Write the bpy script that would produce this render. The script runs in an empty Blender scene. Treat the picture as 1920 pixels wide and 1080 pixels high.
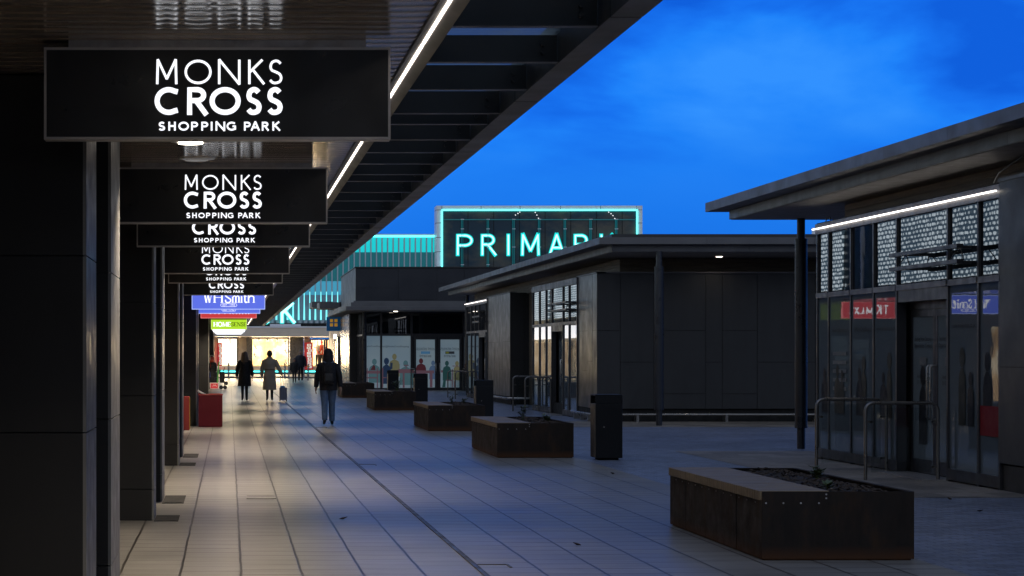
import bpy, bmesh, math, random
from mathutils import Vector, Matrix
random.seed(7)
SC = bpy.context.scene
COL = SC.collection
R = math.radians

# ------------------------------------------------------------------ camera
cam_d = bpy.data.cameras.new('camera')
cam = bpy.data.objects.new('camera', cam_d); COL.objects.link(cam)
cam.location = (0, 0, 1.6); cam.rotation_euler = (R(90), 0, 0)
cam_d.sensor_width = 36; cam_d.lens = 75
cam_d.shift_x = 0.276; cam_d.shift_y = 0.0646
cam_d.clip_start = 0.1; cam_d.clip_end = 2000
SC.camera = cam
# ------------------------------------------------------------------ world: blue hour sky
SUN_AZ = R(-100)
w = bpy.data.worlds.new('World'); SC.world = w; w.use_nodes = True
nt = w.node_tree; nt.nodes.clear()
def wn(t): return nt.nodes.new(t)
out = wn('ShaderNodeOutputWorld'); bg = wn('ShaderNodeBackground')
sky = wn('ShaderNodeTexSky'); sky.sky_type = 'NISHITA'; sky.sun_disc = False
sky.sun_elevation = R(2.0); sky.sun_rotation = SUN_AZ; sky.altitude = 0
tc = wn('ShaderNodeTexCoord'); sep = wn('ShaderNodeSeparateXYZ')
nt.links.new(tc.outputs['Generated'], sep.inputs[0])
def wmath(op, a, b=None):
    n = wn('ShaderNodeMath'); n.operation = op
    for i, v in enumerate((a, b)):
        if v is None: continue
        if isinstance(v, (int, float)): n.inputs[i].default_value = v
        else: nt.links.new(v, n.inputs[i])
    return n.outputs[0]
def wmix(f, a, b, mode='MIX'):
    n = wn('ShaderNodeMix'); n.data_type = 'RGBA'; n.blend_type = mode
    for k, v in ((0, f), (6, a), (7, b)):
        if isinstance(v, (int, float)): n.inputs[k].default_value = v
        elif isinstance(v, tuple): n.inputs[k].default_value = (*v, 1)
        else: nt.links.new(v, n.inputs[k])
    return n.outputs[2]
def wramp(src, stops):
    n = wn('ShaderNodeValToRGB'); el = n.color_ramp.elements
    while len(el) < len(stops): el.new(0.5)
    for e, (p, c) in zip(el, stops): e.position = p; e.color = (*c, 1)
    nt.links.new(src, n.inputs[0]); return n.outputs[0]
# the deep blue band of the blue hour, low over the eastern side of the park
mp = wn('ShaderNodeMapping'); mp.inputs['Scale'].default_value = (6.5, 6.5, 17); mp.inputs['Location'].default_value = (9.15, 3.1, 0.1)
nt.links.new(tc.outputs['Generated'], mp.inputs[0])
nz = wn('ShaderNodeTexNoise'); nz.inputs['Scale'].default_value = 1.0; nz.inputs['Detail'].default_value = 6; nz.inputs['Roughness'].default_value = 0.5
nz.inputs['Distortion'].default_value = 0.15
nt.links.new(mp.outputs[0], nz.inputs['Vector'])
cz = wn('ShaderNodeMapRange'); cz.interpolation_type = 'SMOOTHSTEP'; nt.links.new(sep.outputs['Z'], cz.inputs[0]); cz.inputs[1].default_value = 0.07; cz.inputs[2].default_value = 0.125
cn = wmath('ADD', 0.53, wmath('MULTIPLY', wmath('SUBTRACT', nz.outputs['Fac'], 0.53), wmath('ADD', wmath('MULTIPLY', cz.outputs[0], 1.15), 0.15)))
tz = wn('ShaderNodeMapRange'); tz.interpolation_type = 'SMOOTHSTEP'; nt.links.new(sep.outputs['Z'], tz.inputs[0]); tz.inputs[1].default_value = 0.105; tz.inputs[2].default_value = 0.16
cn = wmath('SUBTRACT', cn, wmath('MULTIPLY', tz.outputs[0], 0.06))
cl = wramp(cn, [(0.38, (0.005, 0.115, 0.72)), (0.47, (0.009, 0.17, 0.87)), (0.53, (0.014, 0.228, 0.96)), (0.64, (0.032, 0.285, 1.0))])
low = wramp(sep.outputs['Z'], [(0.0, (0.58, 0.58, 0.62)), (0.05, (0.78, 0.78, 0.84)), (0.11, (1, 1, 1))])
blue = wmix(1.0, cl, low, 'MULTIPLY')
# the rest of the dome: Nishita at sunset, toned down and greyed by cloud
tint = wmix(1.0, sky.outputs[0], (0.04, 0.05, 0.075), 'MULTIPLY')
dome = wmix(0.75, tint, (0.105, 0.16, 0.33))
# paler afterglow in the south-west, behind the viewer
wf = wn('ShaderNodeMapRange'); wf.interpolation_type = 'SMOOTHSTEP'; nt.links.new(wmath('ADD', wmath('MULTIPLY', sep.outputs['Y'], -0.85), wmath('MULTIPLY', sep.outputs['X'], -0.5)), wf.inputs[0]); wf.inputs[1].default_value = -0.1; wf.inputs[2].default_value = 0.8
dome = wmix(wf.outputs[0], dome, (0.56, 0.64, 0.80))
ef = wn('ShaderNodeMapRange'); ef.interpolation_type = 'SMOOTHSTEP'
nt.links.new(sep.outputs['Z'], ef.inputs[0]); ef.inputs[1].default_value = 0.165; ef.inputs[2].default_value = 0.27
af = wn('ShaderNodeMapRange'); af.interpolation_type = 'SMOOTHSTEP'
nt.links.new(sep.outputs['Y'], af.inputs[0]); af.inputs[1].default_value = -0.1; af.inputs[2].default_value = 0.55
mixf = wmath('MULTIPLY', wmath('SUBTRACT', 1.0, ef.outputs[0]), af.outputs[0])
nt.links.new(wmix(mixf, dome, blue), bg.inputs[0]); bg.inputs[1].default_value = 1.0
nt.links.new(bg.outputs[0], out.inputs[0])
# ------------------------------------------------------------------ last light from the west (left)
sd = bpy.data.lights.new('dusk_sun', 'SUN'); sd.energy = 0.05; sd.angle = R(40); sd.color = (1.0, 0.9, 0.82)
sun = bpy.data.objects.new('dusk_sun', sd); COL.objects.link(sun)
sun.rotation_euler = Vector((math.cos(R(38)), 0.25, -math.sin(R(38)))).to_track_quat('-Z', 'Y').to_euler()
vs = SC.view_settings; vs.view_transform = 'Standard'; vs.look = 'None'; vs.exposure = 0; vs.gamma = 1
SC.cycles.max_bounces = 6; SC.cycles.diffuse_bounces = 3; SC.cycles.glossy_bounces = 3; SC.cycles.transmission_bounces = 4
SC.cycles.transparent_max_bounces = 6; SC.cycles.sample_clamp_indirect = 3.0; SC.cycles.caustics_reflective = False; SC.cycles.caustics_refractive = False
SC.cycles.use_denoising = True

# ------------------------------------------------------------------ materials
class NT:
    def __init__(s, name):
        s.m = bpy.data.materials.new(name); s.m.use_nodes = True; s.t = s.m.node_tree
        s.b = s.t.nodes['Principled BSDF']; s.o = s.t.nodes['Material Output']
    def n(s, t, **kw):
        x = s.t.nodes.new(t)
        for k, v in kw.items(): setattr(x, k, v)
        return x
    def put(s, sock, v):
        if isinstance(v, (int, float)): sock.default_value = v
        elif isinstance(v, (tuple, list)):
            sock.default_value = (*v, 1) if len(v) == 3 and sock.type == 'RGBA' else v
        else: s.t.links.new(v, sock)
    def math(s, op, a, b=None, c=None):
        x = s.n('ShaderNodeMath', operation=op)
        for i, v in enumerate((a, b, c)):
            if v is not None: s.put(x.inputs[i], v)
        return x.outputs[0]
    def mix(s, f, a, b, mode='MIX'):
        x = s.n('ShaderNodeMix', data_type='RGBA', blend_type=mode)
        s.put(x.inputs[0], f); s.put(x.inputs[6], a); s.put(x.inputs[7], b); return x.outputs[2]
    def noise(s, scale, detail=3, rough=0.5, vec=None, mapscale=None):
        x = s.n('ShaderNodeTexNoise'); x.inputs['Scale'].default_value = scale
        x.inputs['Detail'].default_value = detail; x.inputs['Roughness'].default_value = rough
        v = vec or s.obj()
        if mapscale:
            mpn = s.n('ShaderNodeMapping'); mpn.inputs['Scale'].default_value = mapscale; s.t.links.new(v, mpn.inputs[0]); v = mpn.outputs[0]
        s.t.links.new(v, x.inputs['Vector']); return x.outputs['Fac']
    def obj(s): return s.n('ShaderNodeTexCoord').outputs['Object']
    def ramp(s, src, stops):
        x = s.n('ShaderNodeValToRGB'); el = x.color_ramp.elements
        while len(el) < len(stops): el.new(0.5)
        for e, (p, c) in zip(el, stops): e.position = p; e.color = (*c, 1)
        s.t.links.new(src, x.inputs[0]); return x.outputs[0]
    def rng(s, src, a, b, c, d):
        x = s.n('ShaderNodeMapRange'); s.put(x.inputs[0], src)
        for i, v in enumerate((a, b, c, d)): x.inputs[i + 1].default_value = v
        return x.outputs[0]
    def bump(s, h, strength=0.3, dist=0.01):
        x = s.n('ShaderNodeBump'); x.inputs['Strength'].default_value = strength; x.inputs['Distance'].default_value = dist
        s.t.links.new(h, x.inputs['Height']); s.t.links.new(x.outputs[0], s.b.inputs['Normal'])
    def set(s, **kw):
        for k, v in kw.items(): s.put(s.b.inputs[k.replace('_', ' ')], v)
        return s

def surf(name, col, rough=0.5, metal=0.0, var=0.25, vscale=2.0, mapscale=None, spec=None, bump=0.0, bscale=60, rvar=0.12):
    k = NT(name)
    nf = k.noise(vscale, 5, 0.6, mapscale=mapscale)
    c = k.ramp(nf, [(0.25, tuple(x * (1 - var) for x in col)), (0.75, tuple(x * (1 + var) for x in col))])
    k.set(Base_Color=c, Metallic=metal)
    k.set(Roughness=k.rng(k.noise(vscale * 2.3, 4), 0.3, 0.7, max(0.02, rough - rvar), rough + rvar))
    if spec is not None: k.b.inputs['Specular IOR Level'].default_value = spec
    if bump: k.bump(k.noise(bscale, 3), bump, 0.005)
    return k.m
def emit(name, col, s, base=(0.02, 0.02, 0.02)):
    k = NT(name); k.set(Base_Color=base, Roughness=0.4)
    k.put(k.b.inputs['Emission Color'], col); k.b.inputs['Emission Strength'].default_value = s
    return k.m

M = {}
# paving slabs in lengthwise strips
def paving():
    k = NT('concrete paving slabs'); o = k.obj(); sp = k.n('ShaderNodeSeparateXYZ'); k.t.links.new(o, sp.inputs[0])
    wob = k.math('MULTIPLY', k.math('SUBTRACT', k.noise(1.6, 2), 0.5), 0.018)
    u = k.math('DIVIDE', k.math('SUBTRACT', k.math('ADD', sp.outputs[0], wob), 0.529), 0.4435)
    sid = k.math('FLOOR', u); fu = k.math('SUBTRACT', u, sid)
    du = k.math('MULTIPLY', k.math('MINIMUM', fu, k.math('SUBTRACT', 1.0, fu)), 0.4435)
    wnz = k.n('ShaderNodeTexWhiteNoise', noise_dimensions='1D'); k.t.links.new(sid, wnz.inputs['W'])
    v = k.math('ADD', k.math('DIVIDE', sp.outputs[1], 0.37), k.math('MULTIPLY', wnz.outputs['Value'], 7.3))
    vid = k.math('FLOOR', v); fv = k.math('SUBTRACT', v, vid)
    dv = k.math('MULTIPLY', k.math('MINIMUM', fv, k.math('SUBTRACT', 1.0, fv)), 0.37)
    ju = k.math('SUBTRACT', 1.0, k.rng(du, 0.007, 0.012, 0, 1))
    jv = k.math('MULTIPLY', k.math('SUBTRACT', 1.0, k.rng(dv, 0.008, 0.022, 0, 1)), k.rng(k.noise(0.9, 2), 0.36, 0.64, 0.3, 1.0))
    j = k.math('MAXIMUM', ju, jv)
    cx = k.n('ShaderNodeCombineXYZ'); k.t.links.new(sid, cx.inputs[0]); k.t.links.new(vid, cx.inputs[1])
    w2 = k.n('ShaderNodeTexWhiteNoise', noise_dimensions='2D'); k.t.links.new(cx.outputs[0], w2.inputs['Vector'])
    slab = k.ramp(w2.outputs['Value'], [(0, (0.264, 0.254, 0.238)), (0.5, (0.275, 0.265, 0.248)), (1, (0.288, 0.277, 0.26))])
    st = k.rng(k.noise(0.7, 6, 0.65), 0.3, 0.75, 0.84, 1.08)
    gr = k.rng(k.noise(190, 2), 0.3, 0.7, 0.86, 1.14)
    spk = k.math('GREATER_THAN', k.noise(95, 1), 0.735)
    strk = k.rng(k.noise(1.0, 5, 0.7, mapscale=(0.9, 5.5, 1)), 0.3, 0.7, 0.80, 1.18)
    mul = k.math('MULTIPLY', k.math('MULTIPLY', st, gr), strk)
    cm = k.n('ShaderNodeVectorMath', operation='SCALE'); k.t.links.new(slab, cm.inputs[0]); k.t.links.new(mul, cm.inputs['Scale'])
    c = k.mix(k.math('MULTIPLY', spk, 0.5), cm.outputs[0], (0.5, 0.5, 0.48))
    c = k.mix(k.math('MULTIPLY', j, 0.88), c, (0.018, 0.015, 0.012))
    vo = k.n('ShaderNodeTexVoronoi'); vo.inputs['Scale'].default_value = 2.3; k.t.links.new(o, vo.inputs['Vector'])
    gsep = k.n('ShaderNodeSeparateColor'); k.t.links.new(vo.outputs['Color'], gsep.inputs[0])
    gum = k.math('LESS_THAN', vo.outputs['Distance'], k.math('MULTIPLY', k.math('SUBTRACT', gsep.outputs[0], 0.45), 0.10))
    c = k.mix(k.math('MULTIPLY', gum, 0.45), c, (0.07, 0.066, 0.06))
    blot = k.rng(k.noise(0.33, 7, 0.72), 0.52, 0.72, 0, 0.2)
    c = k.mix(blot, c, (0.12, 0.112, 0.10))
    k.set(Base_Color=c, Roughness=k.rng(w2.outputs['Value'], 0, 1, 0.29, 0.33))
    k.put(k.b.inputs['Specular IOR Level'], 0.085)
    tilt = k.math('MULTIPLY', w2.outputs['Value'], k.math('MULTIPLY', fv, 0.05))
    h = k.math('ADD', k.math('SUBTRACT', k.math('MULTIPLY', k.noise(120, 2), 0.12), j), tilt)
    k.bump(h, 0.16, 0.01); return k.m
def blocks(name, col, bw, bh, rough=0.55, speck=True, mort=0.006):
    k = NT(name); o = k.obj(); br = k.n('ShaderNodeTexBrick'); k.t.links.new(o, br.inputs['Vector'])
    br.offset = 0.5; br.inputs['Scale'].default_value = 1; br.inputs['Brick Width'].default_value = bw; br.inputs['Row Height'].default_value = bh
    br.inputs['Mortar Size'].default_value = mort; br.inputs['Mortar Smooth'].default_value = 0.3
    br.inputs['Color1'].default_value = (*[x * 0.72 for x in col], 1); br.inputs['Color2'].default_value = (*[x * 1.3 for x in col], 1)
    br.inputs['Mortar'].default_value = (0.025, 0.023, 0.02, 1)
    st = k.rng(k.noise(0.5, 6, 0.65), 0.3, 0.75, 0.7, 1.2)
    cm = k.n('ShaderNodeVectorMath', operation='SCALE'); k.t.links.new(br.outputs[0], cm.inputs[0]); k.t.links.new(st, cm.inputs['Scale'])
    c = cm.outputs[0]
    if speck: c = k.mix(k.math('MULTIPLY', k.math('GREATER_THAN', k.noise(42, 2), 0.70), 0.6), c, (0.42, 0.42, 0.42))
    k.set(Base_Color=c, Roughness=k.rng(k.noise(9, 3), 0.3, 0.7, rough - 0.1, rough + 0.1))
    k.b.inputs['Specular IOR Level'].default_value = 0.7
    k.bump(k.math('SUBTRACT', k.math('MULTIPLY', k.noise(70, 3), 0.5), br.outputs['Fac']), 0.4, 0.008); return k.m
M['paving'] = paving()
M['blocks'] = blocks('small block paving', (0.20, 0.235, 0.33), 0.2, 0.1, 0.38)
M['apron'] = blocks('sandy concrete flags', (0.20, 0.175, 0.15), 0.6, 0.6, 0.6, True, 0.004)
M['ground'] = surf('asphalt ground', (0.05, 0.05, 0.052), 0.7)
M['grate'] = surf('dark floor tile', (0.045, 0.044, 0.043), 0.8, spec=0.08, bump=0.3)
M['iron'] = surf('channel iron', (0.085, 0.082, 0.078), 0.45, 0.3)
# cladding
M['clad3'] = surf('blue black upper panel', (0.017, 0.019, 0.025), 0.5, 0, 0.12, 0.6, spec=0.3)
M['clad'] = surf('charcoal cladding', (0.019, 0.019, 0.0195), 0.42, 0, 0.16, 1.3, mapscale=(2, 2, 0.5), spec=0.3, rvar=0.09)
M['clad2'] = surf('charcoal wall panel', (0.028, 0.029, 0.031), 0.46, 0, 0.16, 1.1, mapscale=(2.5, 2.5, 0.5), spec=0.38, rvar=0.08)
M['cladgold'] = surf('satin metal flank panel', (0.30, 0.27, 0.23), 0.24, 0.8, 0.2, 1.2, mapscale=(4, 4, 0.4), rvar=0.06)
M['cladside'] = surf('brown grey plank panel', (0.05, 0.047, 0.046), 0.36, 0.2, 0.14, 1.2, mapscale=(4, 4, 0.4), rvar=0.08)
M['gap'] = surf('black backing', (0.004, 0.004, 0.004), 0.8)
M['fascia'] = surf('anodised grey fascia', (0.10, 0.10, 0.105), 0.45, 0.35, 0.16, 1.2, rvar=0.08)
M['soffitw'] = surf('pale soffit board', (0.21, 0.20, 0.19), 0.6, 0, 0.06)
def timber(name, a, b, sc, rough=0.6):
    k = NT(name); g = k.noise(3.0, 6, 0.65, mapscale=sc)
    k.set(Base_Color=k.ramp(g, [(0.3, a), (0.7, b)]), Roughness=rough); k.bump(g, 0.25, 0.006); return k.m
M['timber'] = timber('weathered timber board', (0.07, 0.052, 0.036), (0.17, 0.13, 0.09), (0.5, 0.5, 9))
M['slat'] = timber('oiled bench slat', (0.15, 0.10, 0.05), (0.31, 0.22, 0.12), (1.5, 12, 2), 0.5)
M['steel'] = surf('brushed steel tube', (0.33, 0.32, 0.31), 0.3, 0.9, 0.08)
M['railsteel'] = surf('satin rail steel', (0.17, 0.165, 0.16), 0.34, 0.85, 0.08)
M['galv'] = surf('galvanised rail', (0.36, 0.34, 0.33), 0.42, 0.7, 0.3, 9)
M['frame'] = surf('dark aluminium frame', (0.032, 0.032, 0.036), 0.4, 0.4, 0.1)
M['frame2'] = surf('grey aluminium transom', (0.075, 0.072, 0.085), 0.4, 0.4, 0.1)
M['ribm'] = surf('grey steel rib', (0.06, 0.06, 0.066), 0.4, 0.4, 0.1)
M['post'] = surf('painted steel post', (0.02, 0.023, 0.03), 0.35, 0.2, 0.1)
M['lippost'] = surf('pier edge panel', (0.2, 0.197, 0.19), 0.4, 0.3, 0.18, 3, mapscale=(3, 3, 0.6))
def corten():
    k = NT('rusted weathering steel'); v = k.noise(2.0, 7, 0.68, mapscale=(2.6, 2.6, 0.8)); s2 = k.noise(5.5, 5, 0.7)
    c = k.ramp(k.math('ADD', k.math('MULTIPLY', v, 0.7), k.math('MULTIPLY', s2, 0.3)), [(0.36, (0.013, 0.011, 0.010)), (0.52, (0.026, 0.019, 0.015)), (0.66, (0.055, 0.030, 0.016)), (0.80, (0.11, 0.048, 0.020))])
    sp = k.n('ShaderNodeSeparateXYZ'); k.t.links.new(k.obj(), sp.inputs[0])
    foot = k.math('MULTIPLY', k.rng(k.math('ADD', sp.outputs[2], k.math('MULTIPLY', v, 0.12)), 0.06, 0.17, 1, 0), 0.75)
    c = k.mix(foot, c, (0.10, 0.040, 0.015))
    k.set(Base_Color=c, Roughness=k.rng(s2, 0.3, 0.7, 0.45, 0.8), Metallic=0.0); k.b.inputs['Specular IOR Level'].default_value = 0.15; k.bump(s2, 0.2, 0.004); return k.m
M['corten'] = corten()
M['mulch'] = surf('bark mulch', (0.035, 0.026, 0.02), 0.85, var=0.6, vscale=30, bump=0.8, bscale=40)
M['chip'] = surf('bark chip', (0.055, 0.038, 0.026), 0.8, var=0.6, vscale=14)
M['leaf'] = surf('seedling leaf', (0.075, 0.10, 0.03), 0.5, var=0.4, vscale=20)
M['bin'] = surf('black powder coat', (0.008, 0.009, 0.011), 0.45, 0.0, 0.15, spec=0.15)
M['binside'] = surf('brown bin panel', (0.085, 0.066, 0.05), 0.5, 0, 0.2, 4)
M['hole'] = surf('dark opening', (0.003, 0.003, 0.003), 0.9)
# canopy soffit: narrow planks across the walk
def plank():
    k = NT('brown plank ceiling'); o = k.obj(); sp = k.n('ShaderNodeSeparateXYZ'); k.t.links.new(o, sp.inputs[0])
    v = k.math('DIVIDE', sp.outputs[1], 0.15); vid = k.math('FLOOR', v); fv = k.math('SUBTRACT', v, vid)
    d = k.math('MULTIPLY', k.math('MINIMUM', fv, k.math('SUBTRACT', 1.0, fv)), 0.15)
    j = k.math('SUBTRACT', 1.0, k.rng(d, 0.002, 0.006, 0, 1))
    wz = k.n('ShaderNodeTexWhiteNoise', noise_dimensions='1D'); k.t.links.new(vid, wz.inputs['W'])
    g = k.noise(2.5, 5, 0.6, mapscale=(1.2, 14, 14))
    c = k.ramp(k.math('ADD', k.math('MULTIPLY', g, 0.7), k.math('MULTIPLY', wz.outputs['Value'], 0.3)), [(0.25, (0.19, 0.145, 0.11)), (0.8, (0.36, 0.285, 0.215))])
    c = k.mix(j, c, (0.004, 0.004, 0.004))
    k.set(Base_Color=c, Roughness=k.rng(g, 0.3, 0.7, 0.10, 0.18)); k.put(k.b.inputs['Specular IOR Level'], 0.7)
    cup = k.math('MULTIPLY', k.math('MULTIPLY', fv, k.math('SUBTRACT', 1.0, fv)), 0.5)
    k.bump(k.math('SUBTRACT', cup, j), 1.0, 0.022); return k.m
M['plank'] = plank()
# glass
def glass(name, col, wob=0.25, ior=1.9, rough=0.02, dist=0.02):
    k = NT(name); k.set(Base_Color=col, Roughness=rough, IOR=ior)
    h = k.noise(0.75, 3, 0.5, mapscale=(1, 1.0, 0.55)); h2 = k.noise(4.5, 2, 0.5)
    k.bump(k.math('ADD', h, k.math('MULTIPLY', h2, 0.09)), wob, dist); return k.m
M['upglass'] = glass('dark upper glass', (0.006, 0.009, 0.012), 0.06, 1.85, 0.012)
M['loglass'] = glass('vinyl backed glass', (0.10, 0.122, 0.14), 0.06, 1.75, 0.01)
M['doorglass'] = glass('door glass', (0.13, 0.155, 0.17), 0.12, 1.5)
k = NT('clear canopy glass')
a_ = k.n('ShaderNodeBsdfTransparent'); a_.inputs[0].default_value = (0.5, 0.55, 0.55, 1); b_ = k.n('ShaderNodeBsdfTranslucent'); b_.inputs[0].default_value = (0.6, 0.65, 0.62, 1)
mx = k.n('ShaderNodeMixShader'); k.t.links.new(k.rng(k.noise(3, 4), 0.3, 0.7, 0.15, 0.5), mx.inputs[0]); k.t.links.new(a_.outputs[0], mx.inputs[1]); k.t.links.new(b_.outputs[0], mx.inputs[2]); k.t.links.new(mx.outputs[0], k.o.inputs[0]); M['roofglass'] = k.m
k = NT('thin clear pane')
tr = k.n('ShaderNodeBsdfTransparent'); tr.inputs[0].default_value = (0.86, 0.89, 0.9, 1); gl = k.n('ShaderNodeBsdfGlossy'); gl.inputs['Roughness'].default_value = 0.03
fr = k.n('ShaderNodeFresnel'); fr.inputs[0].default_value = 1.45; mx = k.n('ShaderNodeMixShader')
k.t.links.new(fr.outputs[0], mx.inputs[0]); k.t.links.new(tr.outputs[0], mx.inputs[1]); k.t.links.new(gl.outputs[0], mx.inputs[2]); k.t.links.new(mx.outputs[0], k.o.inputs[0]); M['clear'] = k.m
# lights
M['ledw'] = emit('white led strip', (1.0, 0.88, 0.76), 5.5)
M['ledcool'] = emit('cool led strip', (1.0, 0.93, 0.86), 3.8)
M['lens'] = emit('downlight lens', (1.0, 0.88, 0.72), 9.0)
M['lensoff'] = emit('dim downlight lens', (0.9, 0.85, 0.8), 0.12)
M['lettw'] = emit('white lit letter', (0.92, 0.94, 1.0), 1.3)
M['signface'] = surf('black sign face', (0.010, 0.010, 0.011), 0.35, 0, 0.1)
M['signrim'] = surf('sign edge trim', (0.5, 0.47, 0.45), 0.4, 0.6, 0.1)
M['bluesign'] = emit('lit blue sign face', (0.115, 0.175, 0.85), 0.95)
M['blueedge'] = emit('lit pale blue edge', (0.45, 0.55, 1.0), 1.0)
M['bluesign2'] = emit('lit deep blue sign face', (0.02, 0.07, 1.0), 2.2)
M['redsign'] = emit('lit red sign face', (0.62, 0.045, 0.05), 0.95)
M['redsign2'] = emit('lit bright red sign face', (1.0, 0.035, 0.05), 2.2)
M['rededge'] = emit('lit pale red edge', (1.0, 0.25, 0.25), 0.9)
M['lime'] = emit('lit lime sign face', (0.46, 0.78, 0.03), 1.0)
M['limedim'] = emit('unlit lime sign face', (0.46, 0.78, 0.03), 0.10, (0.2, 0.35, 0.02))
M['limeedge'] = emit('lit lime edge', (0.8, 1.0, 0.3), 1.1)
M['whitesign'] = emit('lit white sign face', (0.9, 0.93, 1.0), 1.8)
M['inkblue'] = surf('blue ink', (0.03, 0.05, 0.4), 0.5)
M['inkdark'] = surf('dark lettering', (0.03, 0.04, 0.03), 0.5)
M['cyan'] = emit('cyan neon', (0.10, 1.0, 0.98), 3.0)
M['cyanhalo'] = emit('cyan letter bloom', (0.0, 0.75, 0.74), 1.1)  # bloom around the neon letters, drawn as a wider emissive backing letter
M['neonwhite'] = emit('white cyan neon letter', (0.46, 1.0, 1.0), 1.8)
M['cyanglow'] = emit('cyan fin glow', (0.22, 0.95, 1.0), 1.2)  # uplight glow on the fin feet, put in as emission without a fitting
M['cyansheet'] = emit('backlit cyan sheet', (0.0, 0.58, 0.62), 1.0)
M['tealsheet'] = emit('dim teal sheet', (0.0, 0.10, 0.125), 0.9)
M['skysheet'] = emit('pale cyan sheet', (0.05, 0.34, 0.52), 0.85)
M['fin'] = surf('pale aluminium fin', (0.42, 0.45, 0.5), 0.45, 0.2, 0.08)
M['palepanel'] = surf('pale metal panel', (0.78, 0.80, 0.84), 0.45, 0.1, 0.08)
M['bluepanel'] = surf('blue grey metal panel', (0.36, 0.48, 0.58), 0.5, 0.1, 0.1)
def primglass():
    k = NT('dark sign glass'); n = k.noise(0.22, 5, 0.6, mapscale=(1, 1, 1.8))
    k.set(Base_Color=k.ramp(n, [(0.45, (0.016, 0.04, 0.06)), (0.60, (0.09, 0.085, 0.07))]), Roughness=0.12, IOR=1.25); return k.m  # brown cloud reflections mixed into the glass colour as noise
M['primglass'] = primglass()
def display(name, a, b, s, scale=0.5):
    k = NT(name); n = k.noise(scale, 4, 0.55)
    k.set(Base_Color=(0.3, 0.25, 0.2), Roughness=0.6)
    k.put(k.b.inputs['Emission Color'], k.ramp(n, [(0.36, a), (0.52, b), (0.62, (1.0, 0.86, 0.6))])); k.b.inputs['Emission Strength'].default_value = s; return k.m
M['disp'] = display('lit window display', (0.5, 0.25, 0.06), (1.0, 0.66, 0.26), 2.0, 0.8)
M['dispw'] = emit('bright white window display', (1.0, 0.86, 0.62), 2.0)
M['dispd'] = display('dim amber display', (0.22, 0.12, 0.04), (0.6, 0.36, 0.12), 0.55, 1.2)
M['beige'] = surf('beige render', (0.42, 0.37, 0.30), 0.6, 0, 0.08)
M['beigef'] = surf('cream canopy fascia', (0.66, 0.57, 0.45), 0.5, 0, 0.06)
M['greypier'] = surf('polished grey stone', (0.10, 0.095, 0.085), 0.3, 0, 0.2)
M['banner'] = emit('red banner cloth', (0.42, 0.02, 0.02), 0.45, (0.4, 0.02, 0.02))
M['white'] = surf('white print', (0.75, 0.73, 0.7), 0.5, 0, 0.05)
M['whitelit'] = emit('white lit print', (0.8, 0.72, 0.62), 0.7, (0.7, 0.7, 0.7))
M['warmstrip'] = emit('warm strip lamp', (1.0, 0.72, 0.38), 2.2)
M['redbox'] = surf('dark red board', (0.07, 0.006, 0.012), 0.5, 0, 0.1, spec=0.15)
M['redbox2'] = surf('bright red board', (0.26, 0.025, 0.025), 0.45, 0, 0.1)
M['yellow'] = surf('yellow band', (0.5, 0.33, 0.03), 0.5)
M['black'] = surf('black cloth', (0.010, 0.010, 0.012), 0.8, 0, 0.3, 8)
M['blackp'] = surf('black plastic', (0.012, 0.012, 0.013), 0.4)
M['skin'] = surf('skin', (0.30, 0.18, 0.13), 0.55, 0, 0.1)
M['hair'] = surf('light brown hair', (0.13, 0.085, 0.05), 0.5, 0, 0.35, 20, mapscale=(6, 6, 0.6))
M['hairdark'] = surf('dark hair', (0.02, 0.015, 0.012), 0.5)
M['trench'] = surf('beige gabardine', (0.36, 0.31, 0.235), 0.8, 0, 0.14, 5)
M['trench2'] = surf('beige belt', (0.20, 0.165, 0.12), 0.8)
M['denim'] = surf('blue denim', (0.085, 0.14, 0.24), 0.8, 0, 0.3, 10)
M['navy'] = surf('navy jacket', (0.012, 0.016, 0.028), 0.8, 0, 0.2)
M['case'] = surf('grey blue suitcase shell', (0.17, 0.19, 0.25), 0.4, 0.1, 0.1)
M['tagblue'] = surf('light blue bag tag', (0.15, 0.4, 0.75), 0.5)
M['green'] = surf('green strap', (0.10, 0.5, 0.08), 0.5)
M['bluef'] = surf('blue strap', (0.03, 0.08, 0.4), 0.5)
M['redf'] = surf('red fabric', (0.5, 0.06, 0.03), 0.6)
M['greggs'] = emit('navy sign board', (0.0, 0.035, 0.10), 0.5, (0.0, 0.06, 0.16))
M['orange'] = emit('amber square', (0.34, 0.17, 0.015), 0.7, (0.5, 0.27, 0.03))
M['greytext'] = surf('grey lettering', (0.10, 0.13, 0.20), 0.5)
# window graphics on the food kiosk (pale vinyl, lit from inside)
def vinyl():
    k = NT('pale backlit vinyl'); sp = k.n('ShaderNodeSeparateXYZ'); k.t.links.new(k.obj(), sp.inputs[0])
    n = k.noise(0.6, 2)
    k.set(Base_Color=(0.30, 0.34, 0.36), Roughness=0.3)
    k.put(k.b.inputs['Emission Color'], k.ramp(n, [(0.3, (0.09, 0.145, 0.19)), (0.7, (0.155, 0.20, 0.215))])); k.b.inputs['Emission Strength'].default_value = 0.62; return k.m
M['vinyl'] = vinyl()
for nm, c in (('pteal', (0.045, 0.10, 0.115)), ('pnavy', (0.006, 0.018, 0.045)), ('pochre', (0.11, 0.105, 0.055)), ('pmaroon', (0.045, 0.008, 0.012)),
              ('pgreen', (0.010, 0.040, 0.040)), ('pblue', (0.05, 0.085, 0.15)), ('ppink', (0.085, 0.045, 0.06)), ('ptext', (0.012, 0.015, 0.02)), ('plogo', (0.04, 0.12, 0.22)), ('plime', (0.10, 0.12, 0.01))):
    M[nm] = emit('vinyl ' + nm[1:], c, 0.7, tuple(x * 0.9 for x in c))
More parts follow.
